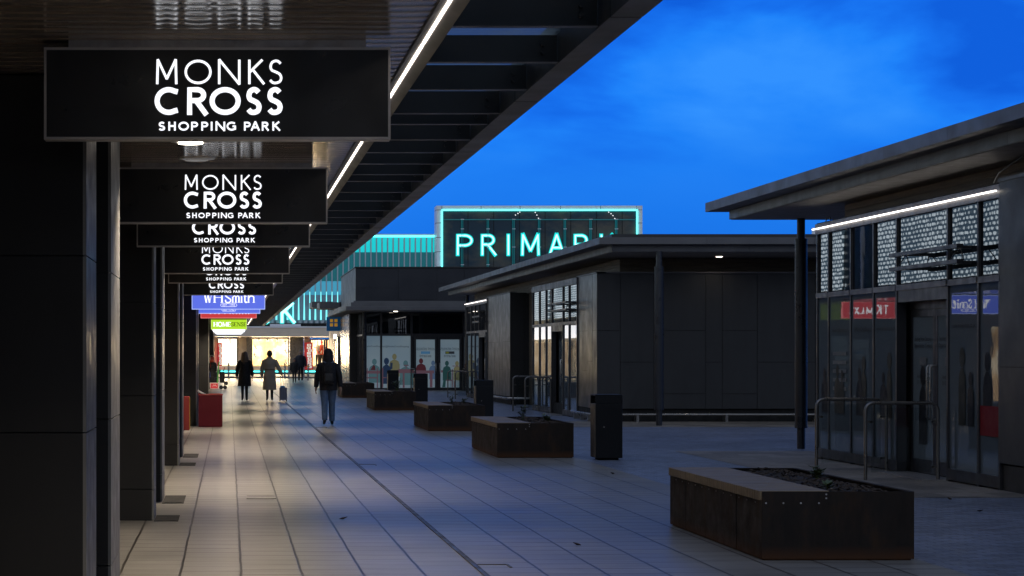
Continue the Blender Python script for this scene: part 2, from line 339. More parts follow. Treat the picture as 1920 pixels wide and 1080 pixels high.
for nm, c in (('sgrey', (0.012, 0.013, 0.016)), ('smaroon', (0.025, 0.012, 0.014)), ('sochre', (0.028, 0.028, 0.022)), ('stext', (0.008, 0.008, 0.01)), ('slight', (0.11, 0.115, 0.12)), ('sred', (0.16, 0.01, 0.015)), ('sorange', (0.12, 0.09, 0.05))):
    M[nm] = surf('window vinyl ' + nm[1:], c, 0.5, 0, 0.1, spec=0.08)
def perf(name):
    k = NT(name); o = k.obj(); mpn = k.n('ShaderNodeMapping'); mpn.inputs['Scale'].default_value = (1, 1, 1); k.t.links.new(o, mpn.inputs[0])
    sp = k.n('ShaderNodeSeparateXYZ'); k.t.links.new(mpn.outputs[0], sp.inputs[0])
    row = k.math('FLOOR', k.math('DIVIDE', sp.outputs[2], 0.13))
    y = k.math('ADD', k.math('DIVIDE', sp.outputs[1], 0.34), k.math('MULTIPLY', k.math('MODULO', row, 2.0), 0.5))
    fy = k.math('MULTIPLY', k.math('SUBTRACT', k.math('FRACT', y), 0.5), 0.34); fz = k.math('MULTIPLY', k.math('SUBTRACT', k.math('FRACT', k.math('DIVIDE', sp.outputs[2], 0.13)), 0.5), 0.13)
    dd = k.math('SQRT', k.math('ADD', k.math('MULTIPLY', k.math('MULTIPLY', fy, fy), 0.2), k.math('MULTIPLY', fz, fz)))
    rad = k.rng(k.noise(0.5, 2), 0.3, 0.7, 0.034, 0.055)
    m = k.math('LESS_THAN', dd, rad)
    k.set(Base_Color=(0.1, 0.12, 0.15), Roughness=0.5)
    k.put(k.b.inputs['Emission Color'], k.mix(m, (0.05, 0.085, 0.11), (0.8, 0.92, 1.0))); k.b.inputs['Emission Strength'].default_value = 1.7; return k.m
M['perf'] = perf('backlit perforated panel')

# ------------------------------------------------------------------ mesh helpers
class MB:
    def __init__(s): s.v = []; s.f = []; s.mi = []; s.k = 0; s.sm = False; s.fs = []
    def add(s, vs, fs):
        b = len(s.v); s.v += [tuple(p) for p in vs]
        for f in fs: s.f.append([b + i for i in f]); s.mi.append(s.k); s.fs.append(s.sm)
    def box(s, x0, x1, y0, y1, z0, z1):
        if x0 > x1: x0, x1 = x1, x0
        if y0 > y1: y0, y1 = y1, y0
        if z0 > z1: z0, z1 = z1, z0
        s.add([(x0, y0, z0), (x1, y0, z0), (x1, y1, z0), (x0, y1, z0), (x0, y0, z1), (x1, y0, z1), (x1, y1, z1), (x0, y1, z1)],
              [(0, 3, 2, 1), (4, 5, 6, 7), (0, 1, 5, 4), (1, 2, 6, 5), (2, 3, 7, 6), (3, 0, 4, 7)]); return s
    def bbox(s, x0, x1, y0, y1, z0, z1, b=0.006):
        bm = bmesh.new(); bmesh.ops.create_cube(bm, size=1)
        for v in bm.verts: v.co = Vector(((x0 + x1) / 2 + v.co.x * (x1 - x0), (y0 + y1) / 2 + v.co.y * (y1 - y0), (z0 + z1) / 2 + v.co.z * (z1 - z0)))
        bmesh.ops.bevel(bm, geom=bm.edges[:], offset=b, segments=2, affect='EDGES', profile=0.5)
        bm.verts.index_update(); s.add([v.co[:] for v in bm.verts], [[v.index for v in f.verts] for f in bm.faces]); bm.free(); return s
    def cyl(s, p0, p1, r0, r1=None, n=16, caps=True):
        r1 = r0 if r1 is None else r1; p0 = Vector(p0); p1 = Vector(p1); d = (p1 - p0).normalized()
        a = d.orthogonal().normalized(); c = d.cross(a); vs = []
        for p, r in ((p0, r0), (p1, r1)):
            for i in range(n):
                t = 2 * math.pi * i / n; vs.append(p + (a * math.cos(t) + c * math.sin(t)) * r)
        sm = s.sm; s.sm = True; s.add(vs, [(i, (i + 1) % n, n + (i + 1) % n, n + i) for i in range(n)]); s.sm = False
        if caps: s.add(vs, [tuple(range(n - 1, -1, -1)), tuple(range(n, 2 * n))])
        s.sm = sm; return s
    def tube(s, pts, r, n=10, taper=None):
        pts = [Vector(p) for p in pts]; rings = []; up = None
        for i, p in enumerate(pts):
            d = (pts[min(i + 1, len(pts) - 1)] - pts[max(i - 1, 0)]).normalized()
            a = d.orthogonal().normalized() if up is None else (up - d * up.dot(d)).normalized(); up = a; c = d.cross(a)
            rr = r if taper is None else taper[i]
            rings.append([p + (a * math.cos(2 * math.pi * j / n) + c * math.sin(2 * math.pi * j / n)) * rr for j in range(n)])
        vs = [q for ring in rings for q in ring]; fs = []
        for i in range(len(rings) - 1):
            for j in range(n): fs.append((i * n + j, i * n + (j + 1) % n, (i + 1) * n + (j + 1) % n, (i + 1) * n + j))
        sm = s.sm; s.sm = True; s.add(vs, fs); s.sm = False
        s.add(vs, [tuple(range(n - 1, -1, -1)), tuple(range((len(rings) - 1) * n, len(rings) * n))]); s.sm = sm; return s
    def loft(s, rings, caps=True):
        n = len(rings[0]); vs = [q for r in rings for q in r]; fs = []
        for i in range(len(rings) - 1):
            for j in range(n): fs.append((i * n + j, i * n + (j + 1) % n, (i + 1) * n + (j + 1) % n, (i + 1) * n + j))
        sm = s.sm; s.sm = True; s.add(vs, fs); s.sm = sm
        if caps: s.add(vs, [tuple(range(n - 1, -1, -1)), tuple(range((len(rings) - 1) * n, len(rings) * n))])
        return s
    def poly(s, pts, fr, off=0.0):
        o, rt, up = fr; nrm = rt.cross(up); s.add([o + rt * a + up * b + nrm * off for a, b in pts], [tuple(range(len(pts)))]); return s
    def ribbon(s, pts, w, fr, t=0.0, off=0.0, closed=False):
        """a stroke of width w along 2-D points, in frame (origin, right, up), with thickness t towards the viewer"""
        if not closed and len(pts) > 2:      # sharp corners: separate strokes, each run a little past the corner
            for i in range(1, len(pts) - 1):
                d1 = (Vector(pts[i]) - Vector(pts[i - 1])).normalized(); d2 = (Vector(pts[i + 1]) - Vector(pts[i])).normalized()
                if d1.dot(d2) < -0.1:
                    e1 = Vector(pts[i]) + d1 * w * .18; e2 = Vector(pts[i]) - d2 * w * .18
                    s.ribbon(list(pts[:i]) + [tuple(e1)], w, fr, t, off); s.ribbon([tuple(e2)] + list(pts[i + 1:]), w, fr, t + .0006, off); return s
        o, rt, up = fr; nrm = rt.cross(up); P = [Vector((a, b)) for a, b in pts]; n = len(P); L = []; Rr = []
        for i in range(n):
            a = P[i - 1] if (i > 0 or closed) else None; c = P[(i + 1) % n] if (i < n - 1 or closed) else None
            d1 = (P[i] - a).normalized() if a is not None else None; d2 = (c - P[i]).normalized() if c is not None else None
            if d1 is None: d1 = d2
            if d2 is None: d2 = d1
            n1 = Vector((-d1.y, d1.x)); n2 = Vector((-d2.y, d2.x)); m = (n1 + n2)
            m = m.normalized() if m.length > 1e-4 else n1
            k = min(1 / max(0.2, m.dot(n1)), 1.25) * w / 2
            L.append(P[i] + m * k); Rr.append(P[i] - m * k)
        f3 = lambda q, h: o + rt * q.x + up * q.y + nrm * h
        e = n if closed else n - 1
        vs = [f3(q, off + t) for q in L] + [f3(q, off + t) for q in Rr]
        fs = [(i, n + i, n + (i + 1) % n, (i + 1) % n) for i in range(e)]
        s.add(vs, fs)
        if t:
            vs2 = [f3(q, off) for q in L] + [f3(q, off) for q in Rr]; m = 2 * n
            s.add(vs + vs2, [(i, (i + 1) % n, m + (i + 1) % n, m + i) for i in range(e)] + [(n + i, m + n + i, m + n + (i + 1) % n, n + (i + 1) % n) for i in range(e)])
            if not closed: s.add(vs + vs2, [(0, m, m + n, n), (n - 1, 2 * n - 1, m + 2 * n - 1, m + n - 1)])
        return s
    def text(s, string, size, fr, off=0.0, align='CENTER'):
        cu = bpy.data.curves.new('tmp', 'FONT'); cu.body = string; cu.size = size; cu.align_x = align; cu.resolution_u = 3
        ob = bpy.data.objects.new('tmp', cu); COL.objects.link(ob); dg = bpy.context.evaluated_depsgraph_get()
        me = bpy.data.meshes.new_from_object(ob.evaluated_get(dg)); o, rt, up = fr; nrm = rt.cross(up)
        s.add([o + rt * v.co.x + up * v.co.y + nrm * off for v in me.vertices], [tuple(p.vertices) for p in me.polygons])
        bpy.data.objects.remove(ob); bpy.data.curves.remove(cu); bpy.data.meshes.remove(me); return s
    def build(s, name, mats, parent=None, local=False):
        if not isinstance(mats, (list, tuple)): mats = [mats]
        off = Vector((0, 0, 0)) if (parent is None or local) else root_loc(parent)
        me = bpy.data.meshes.new(name); me.from_pydata([tuple(Vector(v) - off) for v in s.v], [], s.f)
        for m in mats: me.materials.append(M[m] if isinstance(m, str) else m)
        for p, i, sm in zip(me.polygons, s.mi, s.fs): p.material_index = i; p.use_smooth = sm
        bm = bmesh.new(); bm.from_mesh(me); 
        if not getattr(s, 'keepn', False): bmesh.ops.recalc_face_normals(bm, faces=bm.faces[:])
        bm.to_mesh(me); bm.free(); me.update()
        ob = bpy.data.objects.new(name, me); COL.objects.link(ob); ob.parent = parent; return ob
def root_loc(o):
    v = Vector((0, 0, 0))
    while o is not None: v += o.location; o = o.parent
    return v
def tag(o, label, cat, group=None, kind=None):
    o['label'] = label; o['category'] = cat
    if group: o['group'] = group
    if kind: o['kind'] = kind
    return o
def thing(name, label, cat, loc=(0, 0, 0), group=None):
    o = bpy.data.objects.new(name, None); COL.objects.link(o); o.location = loc; o.empty_display_size = 0.1
    return tag(o, label, cat, group)
def copy_tree(o, loc, label):
    def rec(a, par):
        c = a.copy(); COL.objects.link(c); c.parent = par
        for ch in a.children: rec(ch, c)
        return c
    r = rec(o, None); r.location = loc; r['label'] = label; return r
def struct(name, mb, mat):
    o = mb.build(name, mat); o['kind'] = 'structure'; return o
X3 = Vector((1, 0, 0)); Y3 = Vector((0, 1, 0)); Z3 = Vector((0, 0, 1))
def front(x, y, z): return (Vector((x, y, z)), X3, Z3)            # faces the camera (-Y)
def facew(x, y, z): return (Vector((x, y, z)), -Y3, Z3)           # faces -X
def facee(x, y, z): return (Vector((x, y, z)), Y3, Z3)            # faces +X
def sheet(x0, x1, y0, y1, z):
    m = MB(); m.add([(x0, y0, z), (x1, y0, z), (x1, y1, z), (x0, y1, z)], [(0, 1, 2, 3)]); return m
ORD = ['nearest', 'second', 'third', 'fourth', 'fifth', 'sixth', 'seventh', 'eighth', 'ninth', 'tenth', 'eleventh', 'twelfth']

# ------------------------------------------------------------------ setting
struct('ground', sheet(-300, 300, -60, 900, -0.012), 'ground')
struct('plaza_block_paving', sheet(5.36, 40, -10, 141, -0.004), 'blocks')
struct('promenade_paving', sheet(-1.75, 5.36, -10, 141, 0.0), 'paving')
struct('kiosk_apron_paving', sheet(7.35, 9.6, 23.8, 35.2, 0.0), 'apron')
struct('shopfront_apron_paving', sheet(6.6, 24, 46.9, 50.9, 0.0), 'apron')
m = MB(); m.box(-10, 40, 141, 141.3, -0.01, 0.09); struct('kerb', m, 'greypier')
struct('store_forecourt', sheet(-10, 40, 141.3, 160, 0.085), 'apron')

# ------------------------------------------------------------------ left terrace
ter = thing('shop_terrace', 'long dark row of shops behind the clad piers on the left', 'building', (-5, 50, 0))
m = MB(); m.box(-9, -1.75, -6, 139.5, 0, 8.2); m.build('wall', 'clad', ter)
for y0, y1 in ((30, 36), (40, 52.8), (54, 65.3), (69, 72.4), (84, 96), (98, 112), (114, 126), (127.5, 138)):
    m = MB(); m.box(-1.745, -1.68, y0, y1, 3.7, 7.3); m.build('perforated_panel', 'perf', ter)
for y0, y1, t in ((2, 9.4, 0), (15, 19.8, 0), (25, 30, 1), (35, 45, 1), (51, 53.6, 1), (61.5, 65.8, 0), (71.5, 75, 1), (78, 96, 1), (108, 118, 1), (120, 138, 1)):
    m = MB(); m.box(-1.745, -1.70, y0, y1, 0.3, 2.35)
    f = m.build('shop_window', 'dispd' if t else 'upglass', ter)
    fr = MB()
    for yy in (y0, (y0 + y1) / 2 - 0.03, y1 - 0.06): fr.box(-1.70, -1.66, yy, yy + 0.06, 0.36, 2.29)
    fr.box(-1.70, -1.655, y0, y1, 0.3, 0.36); fr.box(-1.70, -1.655, y0, y1, 2.29, 2.35); fr.build('frame', 'frame', f)
m = MB(); m.box(-1.745, -1.6, 116, 138, 2.5, 3.3); m.build('lit_fascia', 'whitesign', ter)
m = MB(); m.tube([(-1.6, 66.6, 3.6), (-1.6, 66.6, 7)], 0.06); m.build('downpipe', 'palepanel', ter)

def stroke_arc(cx, cy, rx, ry, a0, a1, n=14): return [(cx + rx * math.cos(R(a0 + (a1 - a0) * i / n)), cy + ry * math.sin(R(a0 + (a1 - a0) * i / n))) for i in range(n + 1)]
def spl(P, n=5):
    o = []; P = [P[0]] + P + [P[-1]]
    for i in range(1, len(P) - 2):
        p0, p1, p2, p3 = P[i - 1:i + 3]
        for j in range(n):
            t = j / n
            o.append(tuple(0.5 * (2 * p1[k] + (p2[k] - p0[k]) * t + (2 * p0[k] - 5 * p1[k] + 4 * p2[k] - p3[k]) * t * t + (3 * p1[k] - p0[k] - 3 * p2[k] + p3[k]) * t ** 3) for k in (0, 1)))
    o.append(P[-2]); return o
S_PTS = [(0.90, 0.88), (0.70, 0.98), (0.45, 1.0), (0.18, 0.92), (0.07, 0.74), (0.18, 0.58), (0.5, 0.5), (0.82, 0.40), (0.95, 0.24), (0.84, 0.07), (0.52, 0.0), (0.24, 0.02), (0.03, 0.13)]
G = {  # strokes in a unit box
    'M': [[(0.03, 0), (0.06, 1), (0.5, 0.22), (0.94, 1), (0.97, 0)]], 'N': [[(0, 0), (0, 1), (1, 0), (1, 1)]],
    'O': ['c', stroke_arc(0.5, 0.5, 0.5, 0.5, 0, 348, 30)], 'K': [[(0, 0), (0, 1)], [(0.88, 1), (0.04, 0.5)], [(0.22, 0.6), (1, 0)]],
    'S': [spl(S_PTS)], 'C': [[(1.0, 0.9)] + stroke_arc(0.56, 0.5, 0.56, 0.5, 62, 298, 24) + [(1.0, 0.1)]],
    'R': [[(0, 0), (0, 1), (0.42, 1)] + stroke_arc(0.45, 0.76, 0.38, 0.24, 84, -84, 10) + [(0.42, 0.52), (0.04, 0.52)], [(0.40, 0.5), (1, 0)]],
    'H': [[(0, 0), (0, 1)], [(1, 0), (1, 1)], [(0, 0.52), (1, 0.52)]],
    'P': [[(0, 0), (0, 1), (0.45, 1)] + stroke_arc(0.5, 0.735, 0.5, 0.265, 84, -84, 10) + [(0.45, 0.47), (0.04, 0.47)]],
    'I': [[(0.5, 0), (0.5, 1)]], 'A': [[(0, 0), (0.5, 1), (1, 0)], [(0.2, 0.36), (0.8, 0.36)]],
    'G': [[(0.97, 0.9)] + stroke_arc(0.55, 0.5, 0.55, 0.5, 62, 300, 24) + [(1.0, 0.12), (1.0, 0.48), (0.66, 0.48)]],
    'T': [[(0.5, 0), (0.5, 1)], [(0, 1), (1, 1)]], 'E': [[(1, 0), (0, 0), (0, 1), (1, 1)], [(0, 0.5), (0.85, 0.5)]], 'X': [[(0, 0), (1, 1)], [(1, 0), (0, 1)]],
    'W': [[(0, 1), (0.25, 0), (0.5, 0.95), (0.75, 0), (1, 1)]], 'U': [[(0, 1), (0, 0.4)] + stroke_arc(0.5, 0.38, 0.5, 0.38, 180, 360, 12) + [(1, 0.4), (1, 1)]],
    'L': [[(0, 1), (0, 0), (1, 0)]], 'D': [[(0, 0), (0, 1), (0.4, 1)] + stroke_arc(0.4, 0.5, 0.6, 0.5, 86, -86, 14) + [(0.4, 0), (0, 0)]], 'Y': [[(0.5, 0), (0.5, 0.45), (0, 1)], [(0.5, 0.45), (1, 1)]],
}
def glyph(mb, ch, x0, x1, yb, yt, sw, fr, t=0.004, off=0.0):
    """letter whose INK fills x0..x1, yb..yt with stroke width sw"""
    g = G[ch]; closed = False
    if g[0] == 'c': closed = True; g = g[1:]
    h = sw / 2
    if ch == 'I': x0 = x1 = (x0 + x1) / 2; a0, a1 = x0, x1
    else: a0, a1 = x0 + h, x1 - h
    b0, b1 = yb, yt
    for st in g:
        pts = []
        for (u, v) in st:
            y = b0 + v * (b1 - b0)
            # round letters and crossbars keep their ink inside the box
            if ch in 'OCGSPRTEUDL' and not (len(st) == 2): y = b0 + h + v * (b1 - b0 - 2 * h)
            if ch == 'T' and st[0][1] == 1 and st[1][1] == 1: y = b1 - h
            if ch in 'PRUD' and v in (0,) and u in (0,): y = b0
            pts.append((a0 + u * (a1 - a0), y))
        mb.ribbon(pts, sw, fr, t, off, closed)
    return mb

# ---- clad piers
PIERS = [(0.85, 1.65), (3.3, 4.2), (10.85, 11.65), (13.1, 14.15), (20.5, 21.15), (23.08, 23.95), (30.6, 31.35), (33.05, 33.9), (47.4, 48.3), (49.7, 50.6), (75.5, 76.5), (98, 99), (104.5, 105.5)]
PNEAR = ['wide dark clad pier right at the left edge of view', 'dark clad pier just behind the one at the left edge', 'dark clad pier below the second hanging black sign', 'dark clad pier close behind the one under the second sign',
         'dark clad pier beside the farther pair of floor tiles, its front wide', 'slim-looking dark pier at the farthest floor tile', 'dark pier standing behind the pale red display box', 'slim dark pier against the dark red goods bin',
         'far dark pier beside the bag display', 'far dark pier beyond the bag display', 'farthest dark pier where the canopy ends']
pi = 0
for y0, y1 in PIERS:
    lab = 'dark clad pier standing beside the camera outside the view' if y0 < 5 else PNEAR[min(pi, 10)]
    if y0 > 5: pi += 1
    t = thing('clad_pier', lab, 'pier', (-1.2, (y0 + y1) / 2, 0), 'dark clad piers under the canopy')
    m = MB(); m.box(-1.68, -0.745, y0 + 0.02, y1 - 0.02, 0, 3.02); m.build('core', 'gap', t)
    m = MB(); m2 = MB(); m3 = MB()
    for z0, z1 in ((0.0, 0.3), (0.3, 1.2), (1.2, 2.1), (2.1, 3.02)):
        m.box(-1.68, -0.745, y0, y0 + 0.018, z0 + 0.004, z1 - 0.003); m3.box(-1.68, -0.745, y1 - 0.018, y1, z0 + 0.004, z1 - 0.003)
        m2.box(-0.745, -0.727, y0, y1, z0 + 0.004, z1 - 0.003)
    m.build('cladding_panel', 'clad', t); m3.build('cladding_panel', 'clad', t); m2.build('edge_panel', 'lippost', t)

# ---- canopy
can = thing('walkway_canopy', 'long canopy with brown plank ceiling and glass edge over the walkway', 'canopy', (0, 50, 3))
ZC = 3.03
m = MB(); m.box(-1.75, 0.845, -6, 106, ZC, ZC + 0.12); m.build('plank_ceiling', 'plank', can)
m = MB()
for pr in ([(0.845, -.012), (0.897, .02), (0.897, .15), (0.845, .15)], [(0.965, -.012), (0.913, .02), (0.913, .15), (0.965, .15)]):
    m.add([(a, yq, ZC + b) for yq in (-6, 106) for a, b in pr], [(0, 1, 5, 4), (1, 2, 6, 5), (2, 3, 7, 6), (3, 0, 4, 7), (0, 3, 2, 1), (4, 5, 6, 7)])
m.box(0.897, 0.913, -6, 106, ZC + 0.03, ZC + 0.15); m.build('light_channel', 'fascia', can)
y = -5.0; i = 0
while y < 105:
    y2 = min(y + 4.98, 105.6); m = MB(); m.box(0.901, 0.909, y, y2 - 0.03, ZC + 0.012, ZC + 0.028); m.build('led_strip', 'ledw', can); y = y2 + 0.02
ribs = [9.29, 10.43, 11.51, 12.65, 13.24, 14.2, 15.1, 16.0, 16.95, 17.6, 18.8, 19.86, 21.2]
yy = 21.2
while yy < 104: yy += 1.06; ribs.append(yy)
yy = 9.29
while yy > 2: yy -= 1.1; ribs.append(yy)
for q in ribs[:98]:
    m = MB(); m.box(0.967, 1.602, q, q + 0.012, ZC + 0.004, ZC + 0.13); m.box(0.967, 1.602, q - 0.024, q + 0.036, ZC - 0.004, ZC + 0.004)
    for zz in (0.045, 0.085): m.cyl((1.53, q - 0.022, ZC + zz), (1.53, q, ZC + zz), 0.011, n=8)
    m.build('rib', 'ribm', can)
m = MB(); m.box(0.967, 1.602, -6, 106, ZC + 0.135, ZC + 0.15); m.build('glass_roof', 'roofglass', can)
m = MB(); yy = -6.0
while yy < 106:
    m.box(1.605, 1.74, yy, min(yy + 2.98, 106), ZC - 0.01, ZC + 0.22); yy += 3.0
m.box(1.61, 1.735, -6, 106, ZC, ZC + 0.21); m.build('edge_beam', 'fascia', can)

# ---- ceiling downlights (lit lamps, with their own light)
def downlight(x, y, z, label, power, lit=True, r=0.085, group='round ceiling downlights under the canopy', spot=126, col=(1.0, 0.83, 0.62)):
    t = thing('ceiling_downlight', label, 'downlight', (x, y, z), group)
    m = MB(); n = 28; vs = []
    for rr, dz in ((r, 0.0), (r + 0.004, -0.012), (r + 0.05, -0.008), (r + 0.055, 0.0)):
        vs += [(x + rr * math.cos(2 * math.pi * i / n), y + rr * math.sin(2 * math.pi * i / n), z + dz) for i in range(n)]
    m.sm = True; m.add(vs, [(a * n + i, a * n + (i + 1) % n, (a + 1) * n + (i + 1) % n, (a + 1) * n + i) for a in range(3) for i in range(n)]); m.build('rim', 'galv', t)
    m = MB(); m.cyl((x, y, z - 0.020), (x, y, z - 0.002), r - 0.002, n=24); m.build('lens', 'lens' if lit else 'lensoff', t)
    if power:
        ld = bpy.data.lights.new('downlight_lamp', 'SPOT'); ld.energy = power; ld.color = col; ld.spot_size = R(spot); ld.spot_blend = 0.85; ld.shadow_soft_size = 0.07
        lo = bpy.data.objects.new('downlight_lamp', ld); COL.objects.link(lo); lo.parent = t; lo.location = (0, 0, -0.02)
for yy, p, lab in ((4.5, 600, 'round downlight above the camera, out of view'), (8.2, 430, 'round downlight near the camera, out of view'), (14.3, 693, 'bright lit downlight just below the first hanging sign'), (17.9, 544, 'lit downlight hidden between the second and third hanging signs'),
                   (24.4, 950, 'lit downlight behind the third hanging sign'), (27.7, 831, 'lit downlight between the fourth and fifth hanging signs'), (34.4, 831, 'lit downlight beyond the fifth hanging sign'), (38, 633, 'lit downlight past the last black hanging sign'),
                   (44.5, 977, 'lit downlight before the blue lit signs'), (54.5, 1029, 'lit downlight by the second blue sign'), (64.5, 977, 'lit downlight over the far end of the red goods bin'), (74.5, 977, 'lit downlight far along the walk before the lime sign'), (84.5, 977, 'lit downlight far along past the lime sign'), (94.5, 977, 'lit downlight at the far canopy end')):
    downlight(-0.26, yy, ZC, lab, p)
downlight(-0.24, 15.55, ZC, 'unlit round ceiling fitting beside the bright downlight', 0, False)

# ---- hanging signs of the park
PXS = 9.7 / 4000 / 2.512     # metres per pixel of the enlarged drawing of the nearest sign
def sign_letters(mb, fr):
    cx, zb = 1025.0, 640.0   # drawing: sign 207..1838, bottom 648
    def row(word, xs, yt, yb, sw):
        for ch, (a, b) in zip(word, xs):
            glyph(mb, ch, (a - 1022.5) * PXS, (b - 1022.5) * PXS, (648 - yb) * PXS, (648 - yt) * PXS, sw * PXS, fr, 0.004)
    row('MONKS', [(731, 838), (868, 996), (1026, 1132), (1168, 1249), (1264, 1332)], 273, 388, 11.5)
    row('CROSS', [(727, 848), (880, 984), (986, 1133), (1156, 1234), (1255, 1333)], 402, 533, 24)
    row('SHOPPINGPARK', [(745, 778), (792, 827), (839, 889), (899, 932), (947, 980), (990, 1002), (1014, 1060), (1066, 1111), (1148, 1180), (1179, 1224), (1232, 1268), (1282, 1322)], 565, 607, 8.5)
SB = 2.577; SW2 = 0.788; ST = 2.995
def hang_frame(t, y, half, rimmat):
    m = MB(); m.box(-0.055 - half + 0.012, -0.055 + half - 0.012, y + 0.012, y + 0.10, SB + 0.012, ST - 0.012); m.build('sign_box', 'frame', t)
    m = MB(); x0, x1 = -0.055 - half, -0.055 + half
    m.box(x0, x1, y, y + 0.11, SB, SB + 0.011); m.box(x0, x1, y, y + 0.11, ST - 0.011, ST)
    m.box(x0, x0 + 0.011, y, y + 0.11, SB + 0.011, ST - 0.011); m.box(x1 - 0.011, x1, y, y + 0.11, SB + 0.011, ST - 0.011); m.build('edge_trim', rimmat, t)
    m = MB(); m.box(-0.055 - half * 0.86, -0.055 + half * 0.86, y + 0.02, y + 0.09, ST, ZC); m.build('mounting_rail', 'galv', t)
SD = [9.7, 15.94, 19.4, 25.95, 29.4, 35.4]
SL = ['nearest and largest black hanging sign, all three lines of lettering showing', 'second black hanging sign, smaller, all lettering showing below the large one', 'third black hanging sign with the top word hidden', 'fourth black hanging sign with the top word half hidden',
      'fifth black hanging sign, a thin strip with only its bottom line clear', 'farthest black hanging sign just above the blue lit sign']
proto = thing('hanging_sign', SL[0], 'sign', (-0.055, SD[0], ST), 'black hanging signs under the canopy')
hang_frame(proto, SD[0], SW2, 'signrim')
m = MB(); m.box(-0.055 - SW2 + 0.011, -0.055 + SW2 - 0.011, SD[0] + 0.004, SD[0] + 0.012, SB + 0.011, ST - 0.011); m.build('sign_face', 'signface', proto)
m = MB(); sign_letters(m, front(-0.055, SD[0] + 0.004, SB)); m.build('lettering', 'lettw', proto)
for d, l in zip(SD[1:], SL[1:]): copy_tree(proto, (-0.055, d, ST), l)

# serif letters for the stationer's and homeware signs
def serif(mb, ch, x0, x1, yb, yt, fr, off, sw, thin, t=0.003):
    w = x1 - x0; h = yt - yb
    def st(pts, wd): mb.ribbon([(x0 + u * w, yb + v * h) for u, v in pts], wd, fr, t, off)
    def sf(u, v, ln=0.3): mb.ribbon([(x0 + u * w - ln * sw * 3, yb + v * h + (thin / 2 if v < 0.5 else -thin / 2)), (x0 + u * w + ln * sw * 3, yb + v * h + (thin / 2 if v < 0.5 else -thin / 2))], thin, fr, t, off + 0.0005)
    if ch == 'W':
        st([(0.08, 1), (0.3, 0)], sw); st([(0.3, 0), (0.5, 0.95)], thin); st([(0.42, 1), (0.66, 0)], sw); st([(0.66, 0), (0.92, 1)], thin); sf(0.08, 1); sf(0.45, 1); sf(0.92, 1)
    elif ch == 'H':
        st([(0.15, 0), (0.15, 1)], sw); st([(0.85, 0), (0.85, 1)], sw); st([(0.15, 0.52), (0.85, 0.52)], thin)
        for u in (0.15, 0.85): sf(u, 0); sf(u, 1)
    elif ch == 'S': st(spl([(0.85, 0.72), (0.82, 0.92), (0.5, 0.99), (0.18, 0.88), (0.15, 0.68), (0.5, 0.5), (0.86, 0.32), (0.82, 0.1), (0.48, 0.01), (0.16, 0.08), (0.12, 0.3)]), sw * 0.8)
    elif ch == 'm':
        for u in (0.1, 0.5, 0.9): st([(u, 0), (u, 0.6)], sw * 0.9); sf(u, 0, 0.25)
        st(spl([(0.1, 0.5), (0.28, 0.67), (0.46, 0.62), (0.5, 0.45)]), sw * 0.6); st(spl([(0.5, 0.5), (0.68, 0.67), (0.86, 0.62), (0.9, 0.45)]), sw * 0.6)
    elif ch == 'i': st([(0.5, 0), (0.5, 0.65)], sw * 0.9); sf(0.5, 0, 0.25); st([(0.5, 0.82), (0.5, 0.98)], sw)
    elif ch == 't': st(spl([(0.4, 0.9), (0.4, 0.2), (0.6, 0.03), (0.95, 0.08)]), sw * 0.85); st([(0.1, 0.63), (0.9, 0.63)], thin)
    elif ch == 'h':
        st([(0.12, 0), (0.12, 1)], sw * 0.9); st(spl([(0.12, 0.48), (0.4, 0.67), (0.75, 0.6), (0.8, 0.4), (0.8, 0)]), sw * 0.75); sf(0.12, 0, 0.25); sf(0.8, 0, 0.25)
    elif ch == 'N': st([(0.1, 0), (0.1, 1)], thin); st([(0.1, 1), (0.9, 0)], sw); st([(0.9, 0), (0.9, 1)], thin); sf(0.1, 0); sf(0.1, 1); sf(0.9, 1)
    elif ch == 'E':
        st([(0.12, 0), (0.12, 1)], sw)
        for v, u in ((0.03, 0.95), (0.5, 0.75), (0.97, 0.92)): st([(0.1, v), (u, v)], thin)
        st([(0.92, 0), (0.92, 0.2)], thin); st([(0.9, 0.8), (0.9, 1)], thin)
    elif ch == 'O': mb.ribbon([(x0 + (0.5 + 0.46 * math.cos(a)) * w, yb + (0.5 + 0.48 * math.sin(a)) * h) for a in [i * 0.26 for i in range(24)]], sw * 0.8, fr, t, off, True)
    elif ch == 'M': st([(0.08, 0), (0.12, 1)], thin); st([(0.12, 1), (0.48, 0.05)], sw); st([(0.48, 0.05), (0.86, 1)], thin); st([(0.88, 0), (0.86, 1)], sw); sf(0.08, 0); sf(0.9, 0)
def whs(mb, fr, u, off=0.004):
    """white serif name and the dated pill, u = metres per drawing pixel, origin at the sign's bottom centre"""
    xs = {'W': (262, 368), 'H': (372, 498), 'S': (512, 592), 'm': (598, 690), 'i': (696, 728), 't': (732, 782), 'h': (784, 876)}
    for ch, (a, b) in xs.items(): serif(mb, ch, (a - 556) * u, (b - 556) * u, (690 - 618) * u, (690 - 500) * u, fr, off, 19 * u, 6 * u)
    pill = stroke_arc(0, 0, 1, 1, 90, 270, 10) ; P = [(-78 + 18 * a, 18 * b) for a, b in pill] + [(78 - 18 * a, -18 * b) for a, b in pill]
    mb.ribbon([((a) * u + 4 * u, (43 + b) * u) for a, b in P], 4 * u, fr, 0.002, off, True)
    mb.text('EST \u00b7 1792', 34 * u, (fr[0] + fr[1] * (4 * u) + fr[2] * (31 * u), fr[1], fr[2]), off)
